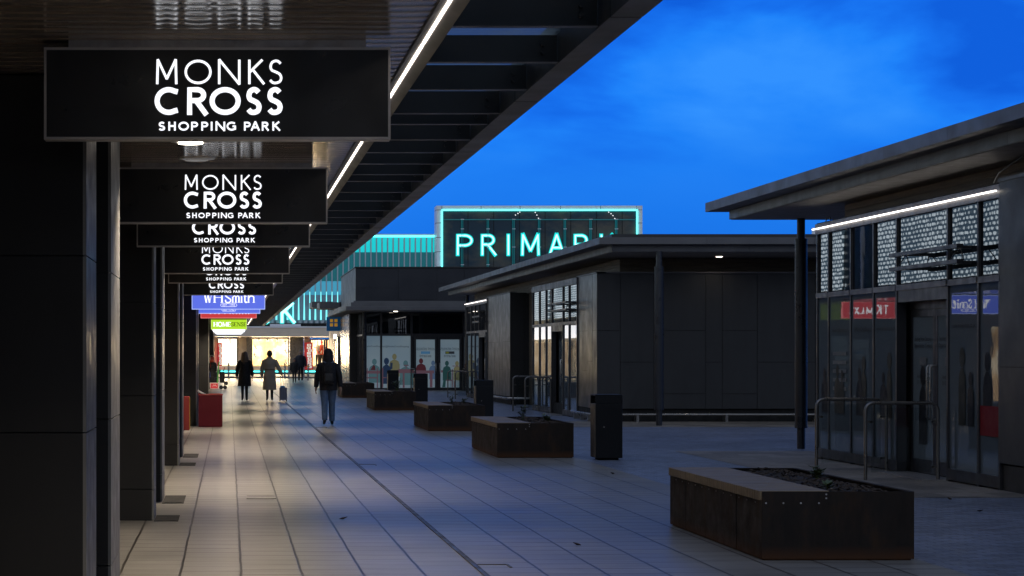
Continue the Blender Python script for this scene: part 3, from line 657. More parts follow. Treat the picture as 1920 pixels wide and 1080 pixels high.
def lit_sign(y, half, label, cat_group, face, edge, draw, lett, sb=SB, st=ST):
    t = thing('hanging_sign', label, 'sign', (-0.02, y, st), cat_group); cx = -0.02
    m = MB(); m.box(cx - half, cx + half, y + 0.002, y + 0.12, sb, st); m.build('sign_box', face, t)
    m = MB(); e = 0.014
    m.box(cx - half - e, cx + half + e, y, y + 0.122, sb - e, sb); m.box(cx - half - e, cx + half + e, y, y + 0.122, st, st + e)
    m.box(cx - half - e, cx - half, y, y + 0.122, sb, st); m.box(cx + half, cx + half + e, y, y + 0.122, sb, st); m.build('edge_trim', edge, t)
    m = MB(); draw(m, front(cx, y + 0.002, sb)); m.build('lettering', lett, t)
    m = MB(); m.box(cx - half * 0.8, cx + half * 0.8, y + 0.03, y + 0.09, st + e, ZC); m.build('mounting_rail', 'galv', t)
lit_sign(45.9, 0.775, 'pale blue lit hanging sign with white serif lettering, the nearer blue one', 'lit shop signs under the canopy', 'bluesign', 'blueedge', lambda mb, fr: whs(mb, fr, 1.55 / 857), 'lettw')
lit_sign(50.65, 0.74, 'pale blue lit hanging sign, a thin strip under the nearer blue one', 'lit shop signs under the canopy', 'bluesign', 'blueedge', lambda mb, fr: whs(mb, fr, 1.48 / 857), 'lettw')
def tkm(mb, fr, s=1.0):
    x = -0.56 * s
    for ch, wd, up in (('T', 0.15, 1), ('K', 0.16, 1), (' ', 0.05, 1), ('M', 0.19, .72), ('A', 0.15, .72), ('X', 0.14, .72), ('X', 0.14, .72)):
        if ch != ' ': glyph(mb, ch, x * 1.0, x + wd * s, 0.10 * s, (0.10 + 0.25 * up) * s, 0.04 * s, fr, 0.003, 0.003)
        x += (wd + 0.025) * s
lit_sign(57.1, 0.735, 'red lit hanging sign below the blue ones', 'lit shop signs under the canopy', 'redsign', 'rededge', tkm, 'lettw')
def homes(mb, fr):
    x = -0.60; mb.k = 0
    for ch, wd in zip('HOME', (0.17, 0.15, 0.19, 0.12)): serif(mb, ch, x, x + wd, 0.10, 0.27, fr, 0.004, 0.045, 0.02); x += wd + 0.015
    mb.k = 1; x += 0.01
    for ch, wd in zip('SENSE', (0.09, 0.10, 0.13, 0.09, 0.10)): serif(mb, ch, x, x + wd, 0.11, 0.26, fr, 0.004, 0.026, 0.012); x += wd + 0.018
lit_sign(60.0, 0.49, 'lime green sign seen as a thin line above the lime sign', 'lit shop signs under the canopy', 'limedim', 'limedim', lambda mb, fr: mb.ribbon([(-0.3, 0.25), (0.3, 0.25)], 0.02, fr, 0.002, 0.004), 'inkdark', 2.585)
lit_sign(83.0, 0.68, 'lime green lit hanging sign with white and dark serif letters', 'lit shop signs under the canopy', 'lime', 'limeedge', homes, ['lettw', 'inkdark'])
def scrib(mb, fr):
    mb.ribbon(spl([(-0.25, 0.10), (-0.2, 0.2), (-0.22, 0.08), (-0.1, 0.13), (0.0, 0.09), (0.15, 0.15), (0.3, 0.2)]), 0.018, fr, 0.002, 0.004)
for d, hf, l in ((88, 0.66, 'first white glowing sign just under the lime sign'), (93, 0.67, 'white glowing sign second below the lime sign'), (98.5, 0.64, 'white glowing sign third below the lime sign'), (104, 0.60, 'lowest white glowing sign in the stack, at the canopy end')):
    lit_sign(d, hf, l, 'white glowing signs at the far canopy end', 'whitesign', 'whitesign', scrib, 'inkblue')
# ---- floor bits
for i, (d0, d1, l) in enumerate(((20.4, 21.15, 'dark square floor tile at the foot of the nearer pier'), (22.85, 24.1, 'dark square floor tile one pier farther along'), (30.6, 31.4, 'small dark floor tile third along the piers'), (33.0, 34.2, 'smallest dark floor tile, farthest along the piers'))):
    m = MB(); m.box(-0.722, -0.49, d0, d1, 0.0, 0.005); m.box(-0.70, -0.515, d0 + .05, d1 - .05, 0.004, 0.008)
    tag(m.build('floor_tile', 'grate'), l, 'floor tile', 'dark tiles let into the paving by the piers')
m = MB(); yy = -8
while yy < 140:
    m.box(1.842, 1.870, yy, yy + 0.99, 0.001, 0.006); yy += 1.0
for xx in (1.839, 1.873): m.box(xx - 0.003, xx + 0.003, -8, 140, 0.0, 0.009)
for yq in (16.2, 30.9, 46.6): m.box(1.88, 2.12, yq, yq + 0.02, 0.001, 0.006); m.box(2.10, 2.12, yq - 0.22, yq, 0.001, 0.006)
tag(m.build('drainage_channel', 'iron'), 'long dark slot drainage channel running down the paving', 'drain')
m = MB(); m.box(0.19, 0.515, 23.55, 24.05, 0.001, 0.004); 
for a in (0.19, 0.505): m.box(a, a + 0.01, 23.55, 24.05, 0.003, 0.007)
m.box(0.19, 0.515, 23.55, 23.6, 0.003, 0.007); m.box(0.19, 0.515, 24.0, 24.05, 0.003, 0.007)
tag(m.build('access_cover', 'paving'), 'small rectangular access cover set into the lit paving', 'cover')

# ------------------------------------------------------------------ planters
def seedling(x, y, z, h, label, n=4):
    m = MB()
    for s_ in range(n):
        a = random.uniform(0, 6.28); lean = random.uniform(0.1, 0.5); hh = h * random.uniform(0.55, 1.0)
        p = [(x, y, z), (x + math.cos(a) * lean * hh * .4, y + math.sin(a) * lean * hh * .4, z + hh * .55), (x + math.cos(a) * lean * hh, y + math.sin(a) * lean * hh, z + hh)]
        m.tube(p, 0.004, 5)
        for k_ in range(13):
            t = random.uniform(0.35, 1.0); q = Vector(p[1]).lerp(Vector(p[2]), max(0, t * 2 - 1)) if t > .5 else Vector(p[0]).lerp(Vector(p[1]), t * 2)
            b = random.uniform(0, 6.28); L = random.uniform(0.045, 0.095); d = Vector((math.cos(b), math.sin(b), random.uniform(-0.1, 0.7))).normalized(); sd_ = d.cross(Z3).normalized() * L * 0.27
            m.add([q, q + d * L * .5 + sd_, q + d * L, q + d * L * .5 - sd_], [(0, 1, 2, 3)])
    tag(m.build('seedling', 'leaf'), label, 'plant', 'young plants growing in the planters')
def make_planter(x, y, label):
    W, L, H = 1.18, 3.45, 0.535; t = thing('steel_planter', label, 'planter', (x + W / 2, y + L / 2, 0), 'rusty steel planters with bench tops')
    sw = 0.53
    m = MB(); th = 0.008
    m.bbox(x, x + W, y, y + th, 0.012, H, 0.002); m.bbox(x + W - th, x + W, y + th, y + L - th, 0.012, H, 0.002); m.bbox(x, x + W, y + L - th, y + L, 0.012, H, 0.002)
    for a, b in ((0, 0.24), (0.245, 0.80), (0.805, 1.0)):
        m.box(x, x + th, y + th + a * (L - 2 * th), y + th + b * (L - 2 * th) - 0.004, 0.012, H - 0.075)
    m.box(x + sw, x + sw + th, y + th, y + L - th, 0.2, H + 0.004)
    m.box(x + W - th - 0.03, x + W - th, y + th, y + L - th, H - 0.008, H); m.box(x + sw + th, x + W - th, y + L - th - 0.03, y + L - th, H - 0.008, H)
    m.box(x + 0.02, x + W - 0.02, y + 0.02, y + L - 0.02, 0.0, 0.014); m.build('steel_box', 'corten', t)
    m = MB(); n = 46; pw = (L - 0.03) / n
    for i in range(n):
        y0 = y + 0.016 + i * pw
        m.bbox(x - 0.018, x + sw - 0.006, y0, y0 + pw - 0.007, H - 0.068 - random.uniform(0, .002), H + 0.004 + random.uniform(0, .003), 0.004)
    m.build('bench_slats', 'slat', t)
    m = MB(); nx, ny = 9, 30; x0, x1, y0, y1 = x + sw + 0.01, x + W - 0.009, y + 0.01, y + L - 0.01; vs = []
    for j in range(ny + 1):
        for i in range(nx + 1): vs.append((x0 + (x1 - x0) * i / nx, y0 + (y1 - y0) * j / ny, H - 0.07 + 0.05 * math.sin(math.pi * i / nx) + random.uniform(-0.02, 0.015)))
    m.sm = True; m.add(vs, [(j * (nx + 1) + i, j * (nx + 1) + i + 1, (j + 1) * (nx + 1) + i + 1, (j + 1) * (nx + 1) + i) for j in range(ny) for i in range(nx)])
    m.sm = False; m.k = 1
    for _ in range(520):
        c = Vector((random.uniform(x0 + .04, x1 - .04), random.uniform(y0 + .04, y1 - .04), 0)); c.z = H - 0.055 + 0.05 * math.sin(math.pi * (c.x - x0) / (x1 - x0)) + random.uniform(-0.01, 0.015)
        a = random.uniform(0, 6.28); d = Vector((math.cos(a), math.sin(a), random.uniform(-.4, .4))).normalized() * random.uniform(.015, .045); e = d.cross(Vector((random.uniform(-.3, .3), random.uniform(-.3, .3), 1))).normalized() * random.uniform(.006, .013)
        m.add([c - d - e, c + d - e, c + d + e, c - d + e, c + Z3 * .008], [(0, 1, 2, 3), (0, 1, 4), (2, 3, 4)])
    mu = m.build('bark_mulch', ['mulch', 'chip'], t); mu['kind'] = 'stuff'
    m = MB()
    for q in (0.03, 0.165, 0.30, 0.44): m.cyl((x + q, y - 0.006, H - 0.09), (x + q, y, H - 0.09), 0.007, n=10)
    for zz in (0.022, 0.052): m.cyl((x + 0.497, y - 0.006, H - zz), (x + 0.497, y, H - zz), 0.007, n=10)
    for q in range(12): m.cyl((x - 0.005, y + 0.2 + q * 0.27, H - 0.095), (x, y + 0.2 + q * 0.27, H - 0.095), 0.006, n=8)
    m.build('bolt', 'galv', t); return t
PL = [(16.54, 'rusty steel planter with bench top, nearest and largest in the foreground'), (32.9, 'rusty steel planter beside the nearest black litter bin'), (44.3, 'middle rusty planter in front of the second black bin'),
      (60.7, 'fourth rusty planter with a leafy seedling rising over its rim'), (78.1, 'farthest small rusty planter by the golden lit wall')]
for d, l in PL: make_planter(4.13, d, l)
seedling(5.02, 18.2, 0.49, 0.17, 'small green seedling at the back of the nearest planter mulch', 5)
seedling(4.82, 17.2, 0.49, 0.08, 'tiny leaf sprout in the mulch of the nearest planter', 2)
seedling(4.85, 35.2, 0.48, 0.26, 'seedling standing up by the bench of the second planter', 5)
seedling(5.05, 33.9, 0.48, 0.15, 'low straggly seedling in the middle of the second planter', 8)
seedling(4.85, 46.6, 0.48, 0.24, 'yellow green seedling in the middle planter near its bench', 5)
seedling(5.15, 46.9, 0.48, 0.16, 'short seedling towards the right of the middle planter', 4)
seedling(4.9, 62.3, 0.48, 0.42, 'bushy seedling in the fourth planter before the bin', 9)
# ------------------------------------------------------------------ litter bins
def make_bin(x, y, label):
    t = thing('litter_bin', label, 'bin', (x + 0.2, y + 0.2, 0), 'black litter bins'); W, D, H = 0.415, 0.42, 0.99
    m = MB(); m.bbox(x + 0.012, x + W, y, y + D, 0.03, H - 0.14, 0.006); m.bbox(x + 0.0, x + W, y + 0.0, y + 0.014, H - 0.139, H - 0.02, 0.004); m.bbox(x + 0.0, x + W, y + D - 0.014, y + D, H - 0.139, H - 0.02, 0.004)
    m.bbox(x + W - 0.02, x + W, y + 0.015, y + D - 0.015, H - 0.139, H - 0.02, 0.004); m.bbox(x + 0.1, x + W - 0.03, y + 0.02, y + D - 0.02, H - 0.139, H - 0.03, 0.004); m.build('body', 'bin', t)
    m = MB(); m.bbox(x, x + W, y, y + D, H - 0.02, H, 0.008); m.build('lid', 'bin', t)
    m = MB(); m.bbox(x - 0.002, x + 0.012, y + 0.012, y + D - 0.012, 0.04, H - 0.145, 0.003); m.build('side_panel', 'binside', t)
    m = MB(); m.box(x + 0.06, x + W - 0.05, y + 0.05, y + D - 0.05, 0.0, 0.03); m.build('plinth', 'hole', t)
    m = MB(); m.cyl((x + 0.135, y - 0.006, 0.5), (x + 0.135, y, 0.5), 0.009, n=10); m.build('lock', 'galv', t)
for x, d, l in ((5.52, 32.2, 'black litter bin in front of the panelled wall, the nearest one'), (5.80, 50.2, 'black litter bin behind the middle planter'), (5.80, 66.8, 'black litter bin before the kiosk double doors'), (6.04, 81.3, 'farthest black litter bin, behind the leafy fourth planter')):
    make_bin(x, d, l)

# ------------------------------------------------------------------ kiosks
def roof_part(t, x0, x1, y0, y1, zs=3.9, ov=0.335):
    """soffit slab with lower fascia, an overhanging upper fascia tier and an upstand"""
    r = MB()
    def tier(a0, a1, b0, b1, z0, z1, seg=2.4):
        th = 0.02; r.box(a0 + th, a1 - th, b0 + th, b1 - th, z0, z1)
        q = a0
        while q < a1 - 0.01:
            e = min(q + seg, a1); r.box(q + .003, e - .003, b0, b0 + th, z0 - .004, z1 + .002); r.box(q + .003, e - .003, b1 - th, b1, z0 - .004, z1 + .002); q = e
        q = b0
        while q < b1 - 0.01:
            e = min(q + seg, b1); r.box(a0, a0 + th, q + .003, e - .003, z0 - .004, z1 + .002); r.box(a1 - th, a1, q + .003, e - .003, z0 - .004, z1 + .002); q = e
    tier(x0, x1, y0, y1, zs + 0.012, zs + 0.155, 3.1); tier(x0 - ov, x1 + ov, y0 - ov, y1 + ov, zs + 0.162, zs + 0.31)
    rf = r.build('roof', 'fascia', t)
    u = MB(); u.box(x0 + 0.06, x1 - 0.06, y0 + 0.35, y1 - 0.3, zs + 0.31, zs + 0.42); u.build('upstand', 'clad2', rf)
    s_ = MB(); q = y0 + 0.03
    while q < y1 - 0.05:
        e = min(q + 3.0, y1 - 0.03); s_.box(x0 + 0.03, x1 - 0.03, q + .004, e - .004, zs, zs + 0.014); q = e
    s_.build('soffit', 'soffitw', rf); return rf
def handle_x(par, x, y, z0=0.75, z1=1.45):
    m = MB(); m.tube([(x, y, z0), (x - 0.07, y, z0), (x - 0.085, y, z0 + 0.02), (x - 0.085, y, z1 - 0.02), (x - 0.07, y, z1), (x, y, z1)], 0.014, 8); m.build('handle', 'steel', par)
def glazing_x(t, X, mulls, door, ztop=3.44, ztr=2.46, vin=None, toe=0.0):
    def pane(mb, b, a, z0, z1, xx=None, th=0.02, toe=toe):
        xx = X if xx is None else xx; q = toe * (a - b) / 2
        mb.add([(xx + q, b, z0), (xx + q + th, b, z0), (xx - q + th, a, z0), (xx - q, a, z0), (xx + q, b, z1), (xx + q + th, b, z1), (xx - q + th, a, z1), (xx - q, a, z1)], [(0, 3, 2, 1), (4, 5, 6, 7), (0, 1, 5, 4), (1, 2, 6, 5), (2, 3, 7, 6), (3, 0, 4, 7)])
    """glazed wall in the plane x = X, facing -x; mulls = y of the mullions from far to near; door = index of the span with the double door"""
    fr = MB(); hw = 0.028
    for yq in mulls: fr.box(X - 0.03, X + 0.10, yq - hw, yq + hw, 0.0, ztop)
    f2 = MB(); far, near = max(mulls), min(mulls)
    f2.box(X - 0.045, X + 0.08, near - hw - .02, far + hw + .02, ztop, ztop + 0.16)
    for i in range(len(mulls) - 1):
        a, b = mulls[i] - hw, mulls[i + 1] + hw
        f2.box(X - 0.04, X + 0.08, b - 2 * hw + .003, a + 2 * hw - .003, ztr, ztr + 0.075)
        m = MB(); m.box(X, X + 0.02, b, a, ztr + 0.075, ztop); m.build('upper_pane', 'upglass', t)
        if i != door:
            fr.box(X - 0.03, X + 0.08, b, a, 0.02, 0.16)
            m = MB(); pane(m, b, a, 0.16, ztr, None, 0.02, toe * (0.62 if i > door else 1)); p = m.build('lower_pane', 'loglass', t)
            if vin: vin(p, X, (a + b) / 2, a - b, i)
        else:
            Xd = X + 0.16; fr.box(X - 0.02, Xd + 0.1, b, a, ztr - 0.16, ztr); fr.box(Xd - .01, Xd + .08, b, a, ztr - 0.26, ztr - 0.162)
            th = MB(); th.box(X - 0.3, Xd, b, a, 0.0, 0.012); th.build('threshold', 'galv', t)
            mid = (a + b) / 2
            for (c, e, s_) in ((mid + 0.004, a, 1), (b, mid - 0.004, -1)):
                d = MB(); d.box(Xd, Xd + 0.05, c, c + 0.09, 0.02, ztr - 0.265); d.box(Xd, Xd + 0.05, e - 0.09, e, 0.02, ztr - 0.265)
                d.box(Xd, Xd + 0.05, c + .09, e - .09, 0.02, 0.2); d.box(Xd, Xd + 0.05, c + .09, e - .09, ztr - 0.36, ztr - 0.265); dd = d.build('door', 'frame', t)
                g = MB(); pane(g, c + .09, e - .09, 0.2, ztr - 0.36, Xd + .015, .015); g.build('door_pane', 'doorglass', dd)
                handle_x(dd, Xd, c + 0.06 if s_ > 0 else e - 0.06)
                if vin: vin(dd, Xd + .013, (c + e) / 2, a - b, -1)
    fr.build('window_frame', 'frame', t); f2.build('transom', 'frame2', t)
    return far, near
def led_x(t, X, far, near, z=3.5, name='led_strip'):
    m = MB(); m.box(X - 0.098, X - 0.068, near, far, z + .012, z + 0.027); m.build(name, 'ledcool', t)
def panel_wall_x(t, X, y0, y1, z0, z1, widths, joints, mat='cladside', thick=0.05):
    m = MB(); m.box(X + 0.012, X + thick, y0 + .004, y1 - .004, z0, z1 - .004); m.build('wall_backing', 'gap', t)
    m = MB(); q = y0; i = 0
    while q < y1 - 0.02:
        e = min(q + widths[i % len(widths)], y1); zz = z0
        for zj in joints[i % len(joints)] + [z1]:
            e_ = random.uniform(0, .006); m.box(X - e_, X + 0.012, q + .004, e - .004, zz + .003, zj - .003); zz = zj
        q = e; i += 1
    m.build('wall_panel', mat, t)
def panel_wall_y(t, Y, xs, joints, z0, z1, mat='clad2', name='wall_panel'):
    m = MB(); m.box(xs[0] + .004, xs[-1] - .004, Y + 0.012, Y + 0.06, z0, z1 - .004); m.build('wall_backing', 'gap', t)
    m = MB()
    for i in range(len(xs) - 1):
        zz = z0
        for zj in joints[i] + [z1]:
            e_ = random.uniform(0, .006); m.box(xs[i] + .006, xs[i + 1] - .006, Y - e_, Y + 0.012, zz + .006, zj - .006); zz = zj
    m.build(name, mat, t)
def sign_rails(t, X, y0, y1):
    m = MB()
    for z in (2.885, 2.70):
        m.box(X - 0.30, X - 0.22, y0, y1, z, z + 0.05)
        for yq in (y0 + 0.35, y1 - 0.35): m.box(X - 0.22, X, yq, yq + 0.05, z + 0.005, z + 0.045)
    m.build('sign_bracket', 'frame', t)
    m = MB()
    for yq in (y0 + 0.3, y1 - 0.3): m.tube([(X - 0.2, yq - .25, 2.74), (X - 0.17, yq - 0.05, 2.88), (X - 0.16, yq + .08, 2.89), (X - 0.2, yq + .3, 2.72)], 0.007, 6)
    m.build('cable', 'blackp', t)
def post2(t, x, y, zt=3.9, name='roof_post'):
    m = MB(); m.cyl((x, y, 0), (x, y, 0.37), 0.068, n=20); m.cyl((x, y, 0.37), (x, y, 3.54), 0.102, n=24); m.cyl((x, y, 3.54), (x, y, zt), 0.068, n=20)
    for z in (0.365, 3.535): m.cyl((x, y, z - 0.015), (x, y, z + 0.02), 0.106, n=24)
    m.build(name, 'post', t)
def person_shape(mb, cx, zb, h, w, fr, off):
    """flat vinyl figure: head and body outline"""
    mb.poly([(cx + 0.11 * h * 0.9 * math.cos(a), zb + h * 0.87 + 0.13 * h * math.sin(a)) for a in [i * 0.393 for i in range(16)]], fr, off)
    mb.poly([(cx - w * .5, zb), (cx + w * .5, zb), (cx + w * .5, zb + h * .52), (cx + w * .40, zb + h * .66), (cx + w * .12, zb + h * .74), (cx - w * .12, zb + h * .74), (cx - w * .40, zb + h * .66), (cx - w * .5, zb + h * .52)], fr, off + .0005)

# ---- right kiosk
KR = 9.08
ra = thing('kiosk', 'dark glazed kiosk on the right with a white light strip over its windows', 'kiosk', (14, 24, 0))
mr = [32.87, 32.25, 31.1, 30.0, 28.96, 26.9, 25.8, 25.08]
rp = random.Random(3)
def vin_r(p, X, yc, wd, i):
    m = MB(); fr = facew(X - .008, yc, 0); 
    m.k = 0
    if i >= 0:
        for q in range(1 if wd < .9 else 2):
            m.k = rp.choice((0, 0, 1, 2)); person_shape(m, rp.uniform(-.3, .3) * wd, 0.72, rp.uniform(0.62, 1.05), rp.uniform(0.2, .3), fr, .001 + q * .001)
    else:
        m.k = 0; person_shape(m, rp.uniform(-.2, .2), 0.4, rp.uniform(.9, 1.1), .3, fr, .001)
    m.k = 3
    if i >= 0 and wd > .9: m.text(('@MonksCrossShopping', 'www.monkscross.co.uk')[i % 2], 0.085, (fr[0] + Z3 * 1.93, fr[1], fr[2]), .003)
    if i == -1:
        for s_, z in (('Exciting New Catering', 1.78), ('Opportunities. Contact:', 1.69), ('Andrew Cutler', 1.28), ('0113 000 0000', 1.2)): m.text(s_, 0.075, (fr[0] + Z3 * z, fr[1], fr[2]), .003)
        m.k = 4; m.poly([(-.14, 1.45), (.14, 1.45), (.14, 1.56), (-.14, 1.56)], fr, .002)
    if i == 1:
        m.k = 4
        for z in (1.58, 1.45, 1.32, 1.19, 1.06): m.poly([(-.4, z), (.3, z), (.3, z + .055), (-.4, z + .055)], fr, .0005)
    if i == 6: m.k = 5; m.poly([(-.4, .62), (.35, .62), (.35, .98), (-.4, .98)], fr, .0025)
    m.build('window_graphic', ['sgrey', 'smaroon', 'sochre', 'stext', 'slight', 'sred'], p)
glazing_x(ra, KR, mr, 4, vin=vin_r, toe=0.018)
led_x(ra, KR, 32.9, 25.05)
m = MB(); m.box(KR + 0.42, KR + 10, 10, 32.86, 3.56, 3.9); m.build('timber_core', 'timber', ra)
m = MB()
for k_ in range(3): m.box(KR + 0.40, KR + 0.42, 10, 32.86, 3.602 + k_ * 0.1, 3.695 + k_ * 0.1)
m.build('timber_band', 'timber', ra)
m = MB(); m.box(KR + 0.22, KR + 10, 10, 32.88, 0.0, 3.55); m.box(KR - 0.02, KR + .22, 25.1, 32.9, 3.60, 3.615); m.build('inner_block', 'gap', ra)
panel_wall_x(ra, KR - 0.04, 10, 25.03, 0.32, 3.62, [1.9, 1.2, 2.3], [[1.45], [1.45, 2.4], [1.45]], 'clad2', 0.25)
m = MB(); m.box(KR + .0, KR + 0.2, 10, 25.03, 0.0, 0.3); m.build('plinth', 'clad', ra)
m = MB(); m.box(KR - 0.06, KR - 0.045, 10, 25.05, 3.62, 3.66); m.build('coping', 'fascia', ra)
sign_rails(ra, KR, 25.75, 28.4)
m = MB(); m.tube([(KR - .02, 25.3, 3.62), (KR - .1, 24.9, 3.72), (KR - .12, 24.3, 3.80), (KR - .05, 23.9, 3.9)], 0.008, 6); m.tube([(KR, 32.5, 3.6), (KR, 32.4, 3.68), (KR, 32.25, 3.67), (KR, 32.2, 3.6)], 0.008, 6); m.build('cable', 'blackp', ra)
roof_part(ra, 8.57, 20, 8, 36.58)
post2(ra, 9.69, 36.16)
# ---- middle kiosk
KM = 8.72
ma = thing('kiosk', 'dark kiosk in the middle with a wide panelled wall facing the viewer', 'kiosk', (14, 65, 0))
xs = [8.72, 9.27, 10.07, 11.3, 11.69, 12.52, 13.9, 14.5, 16, 17.5]; H3 = [1.12, 2.16]
panel_wall_y(ma, 50.6, xs, [[2.16], [1.41], [0.66, 2.16], [1.41], [0.66, 2.16], [1.41], [0.66, 2.16], [1.41], [0.66, 2.16]], 0.30, 3.52)
panel_wall_x(ma, KM, 50.6, 53.36, 0.30, 3.52, [0.62, 0.7, 0.75], [[2.17], [1.43], [1.2, 2.17]])
m = MB(); m.box(KM - .03, KM + .2, 50.55, 53.36, 3.52, 3.55); m.box(KM + 0.0, 17.5, 50.55, 50.7, 3.52, 3.55); m.build('coping', 'fascia', ma)
glazing_x(ma, KM, [61.2, 59.9, 58.65, 57.6, 55.66, 54.66, 53.39], 3, ztop=3.36, ztr=2.36)
sign_rails(ma, KM, 53.4, 56.4)
m = MB(); m.box(KM + 0.2, 17.4, 50.75, 61.2, 0.0, 3.5); m.box(KM + .02, 17.4, 50.68, 61.2, 0.0, 0.29); m.build('inner_block', 'gap', ma)
m = MB(); m.box(9.5, 17.4, 61.2, 67.6, 0, 3.52); m.box(9.44, 17.4, 51.5, 82, 3.52, 3.9); m.build('timber_core', 'timber', ma)
m = MB()
for k_ in range(4): m.box(9.42, 9.44, 51.48, 82, 3.525 + k_ * 0.094, 3.613 + k_ * 0.094); m.box(9.42, 17.4, 51.46, 51.48, 3.525 + k_ * 0.094, 3.613 + k_ * 0.094)
m.build('timber_band', 'timber', ma)
m = MB(); m.tube([(8.62, 50.35, 0.175), (17.5, 50.35, 0.175)], 0.03, 12); m.tube([(8.62, 50.35, 0.175), (8.55, 50.42, 0.175), (8.55, 53.3, 0.175)], 0.03, 12)
for xx in (9.6, 11.7, 13.8, 15.9): m.box(xx, xx + .06, 50.3, 50.6, 0.0, 0.17)
for yq in (51, 52, 53): m.box(8.56, 8.72, yq, yq + .06, 0, .17)
m.build('bumper_rail', 'steel', ma)
# second block of the same kiosk
KB = 8.9
panel_wall_x(ma, KB, 67.62, 73.38, 0.25, 3.55, [0.8, 0.95, 1.1, 1.05, .95], [[1.1, 2.0], [2.0], [1.1], [2.0], [1.1, 2.0]])
panel_wall_y(ma, 67.6, [8.9, 9.35, 9.8], [[1.4], [1.4]], 0.25, 3.55, 'clad')
m = MB(); m.box(KB - .03, KB + .2, 67.55, 73.4, 3.555, 3.58); m.build('coping', 'fascia', ma)
m = MB(); m.box(KB + 0.2, 17.4, 67.7, 79.8, 0.0, 3.52); m.box(KB + .03, 17.4, 67.66, 73.3, 0.0, 0.24); m.build('inner_block', 'gap', ma)
glazing_x(ma, KB, [79.8, 78.4, 77.2, 75.9, 73.95, 73.4], 3, ztop=3.36, ztr=2.36)
led_x(ma, KB, 79.9, 73.4, 3.44)
sign_rails(ma, KB, 73.5, 75.6)
m = MB(); m.tube([(9.8, 67.45, .2), (8.83, 67.45, .2), (8.76, 67.52, .2), (8.76, 73.3, .2)], 0.04, 10); m.build('bumper_rail', 'steel', ma)
roof_part(ma, 8.6, 18, 47.97, 83.9)
post2(ma, 9.62, 47.76)
post2(ma, 9.3, 83.3)
# roof kit, mast
m = MB(); m.bbox(17.35, 18.0, 60, 61, 4.32, 4.95, .04); m.add([(16.2, 60.2, 4.5), (17.35, 60.2, 4.9), (17.35, 60.9, 4.9), (16.2, 60.9, 4.5), (16.2, 60.2, 4.32), (17.35, 60.2, 4.32), (17.35, 60.9, 4.32), (16.2, 60.9, 4.32)], [(0, 1, 2, 3), (4, 7, 6, 5), (0, 4, 5, 1), (1, 5, 6, 2), (2, 6, 7, 3), (3, 7, 4, 0)])
tag(m.build('roof_vent', 'blackp'), 'black wedge shaped vent on the middle kiosk roof', 'vent')
m = MB(); m.cyl((41.8, 152, 0), (41.8, 152, 10.6), 0.3, n=12); m.bbox(41.0, 42.6, 151.6, 152.4, 8.6, 8.9, .03); tag(m.build('mast', 'palepanel'), 'pale mast beyond the roofs beside the right kiosk post', 'mast')
def cable(p0, p1, sag, label):
    m = MB(); pts = []
    for i in range(13):
        t = i / 12; q = Vector(p0).lerp(Vector(p1), t); q.z -= sag * 4 * t * (1 - t); pts.append(q)
    m.tube(pts, 0.03, 6); tag(m.build('overhead_cable', 'blackp'), label, 'cable')
cable((6.5, 165, 11.3), (16.2, 165, 10.7), 0.1, 'upper overhead cable in the sky left of the lit sign box')
cable((6.0, 168, 11.0), (12.5, 168, 10.75), 0.05, 'lower overhead cable just over the cyan roof line')
cable((31, 190, 12.0), (60, 190, 11.6), 0.5, 'thin overhead cable right of the lit sign box')
# ---- far kiosk (facing the viewer)
KN = 93.4
na = thing('kiosk', 'far dark kiosk with pale vinyl windows and double doors facing the viewer', 'kiosk', (10, 100, 0))
NZ = 3.42
def nx(px): return (px - 430) * KN / 4000
def nz_(py): return 1.6 + (664 - py) * KN / 4000
mul = [nx(685), nx(714), nx(771), nx(775), nx(870)]
fr = MB(); f2 = MB()
xsN = [(nx(686.5), nx(713)), (nx(716), nx(769.5))]
for a in (nx(685), nx(714.5), nx(771.5)): fr.box(a - 0.045, a + 0.045, KN - 0.06, KN + 0.1, 0, NZ)
fr.box(nx(685), nx(772), KN - 0.04, KN + .08, 0.0, 0.12); fr.box(nx(772) + .045, nx(905), KN - 0.05, KN + 0.1, 2.36, 2.5); fr.box(nx(685), nx(772), KN - 0.05, KN + .1, 2.40, 2.5); fr.box(nx(685), nx(905), KN - .05, KN + .1, NZ, NZ + .1)
fr.box(nx(869) - .03, nx(869) + .05, KN - .06, KN + .1, 0, NZ); fr.box(nx(872.5), nx(905), KN - .03, KN + .08, 0, .12)
fr.build('window_frame', 'frame', na)
for a, b in ((nx(686), nx(713.6)), (nx(715.5), nx(770.6)), (nx(772.6), nx(868.3)), (nx(871), nx(905))):
    m = MB(); m.box(a, b, KN, KN + 0.02, 2.5, NZ); m.build('upper_pane', 'upglass', na)
def nfig(mb, k_, cx, zb, h, w, off): mb.k = k_; person_shape(mb, nx(cx), zb, h, w, front(0, KN, 0), off)
GM = ['vinyl', 'pteal', 'pnavy', 'pochre', 'pmaroon', 'pgreen', 'pblue', 'ppink', 'ptext', 'plogo', 'plime']
def nbox(mb, k_, x0, x1, y0, y1, off): mb.k = k_; mb.poly([(nx(x0), nz_(y1)), (nx(x1), nz_(y1)), (nx(x1), nz_(y0)), (nx(x0), nz_(y0))], front(0, KN, 0), off)
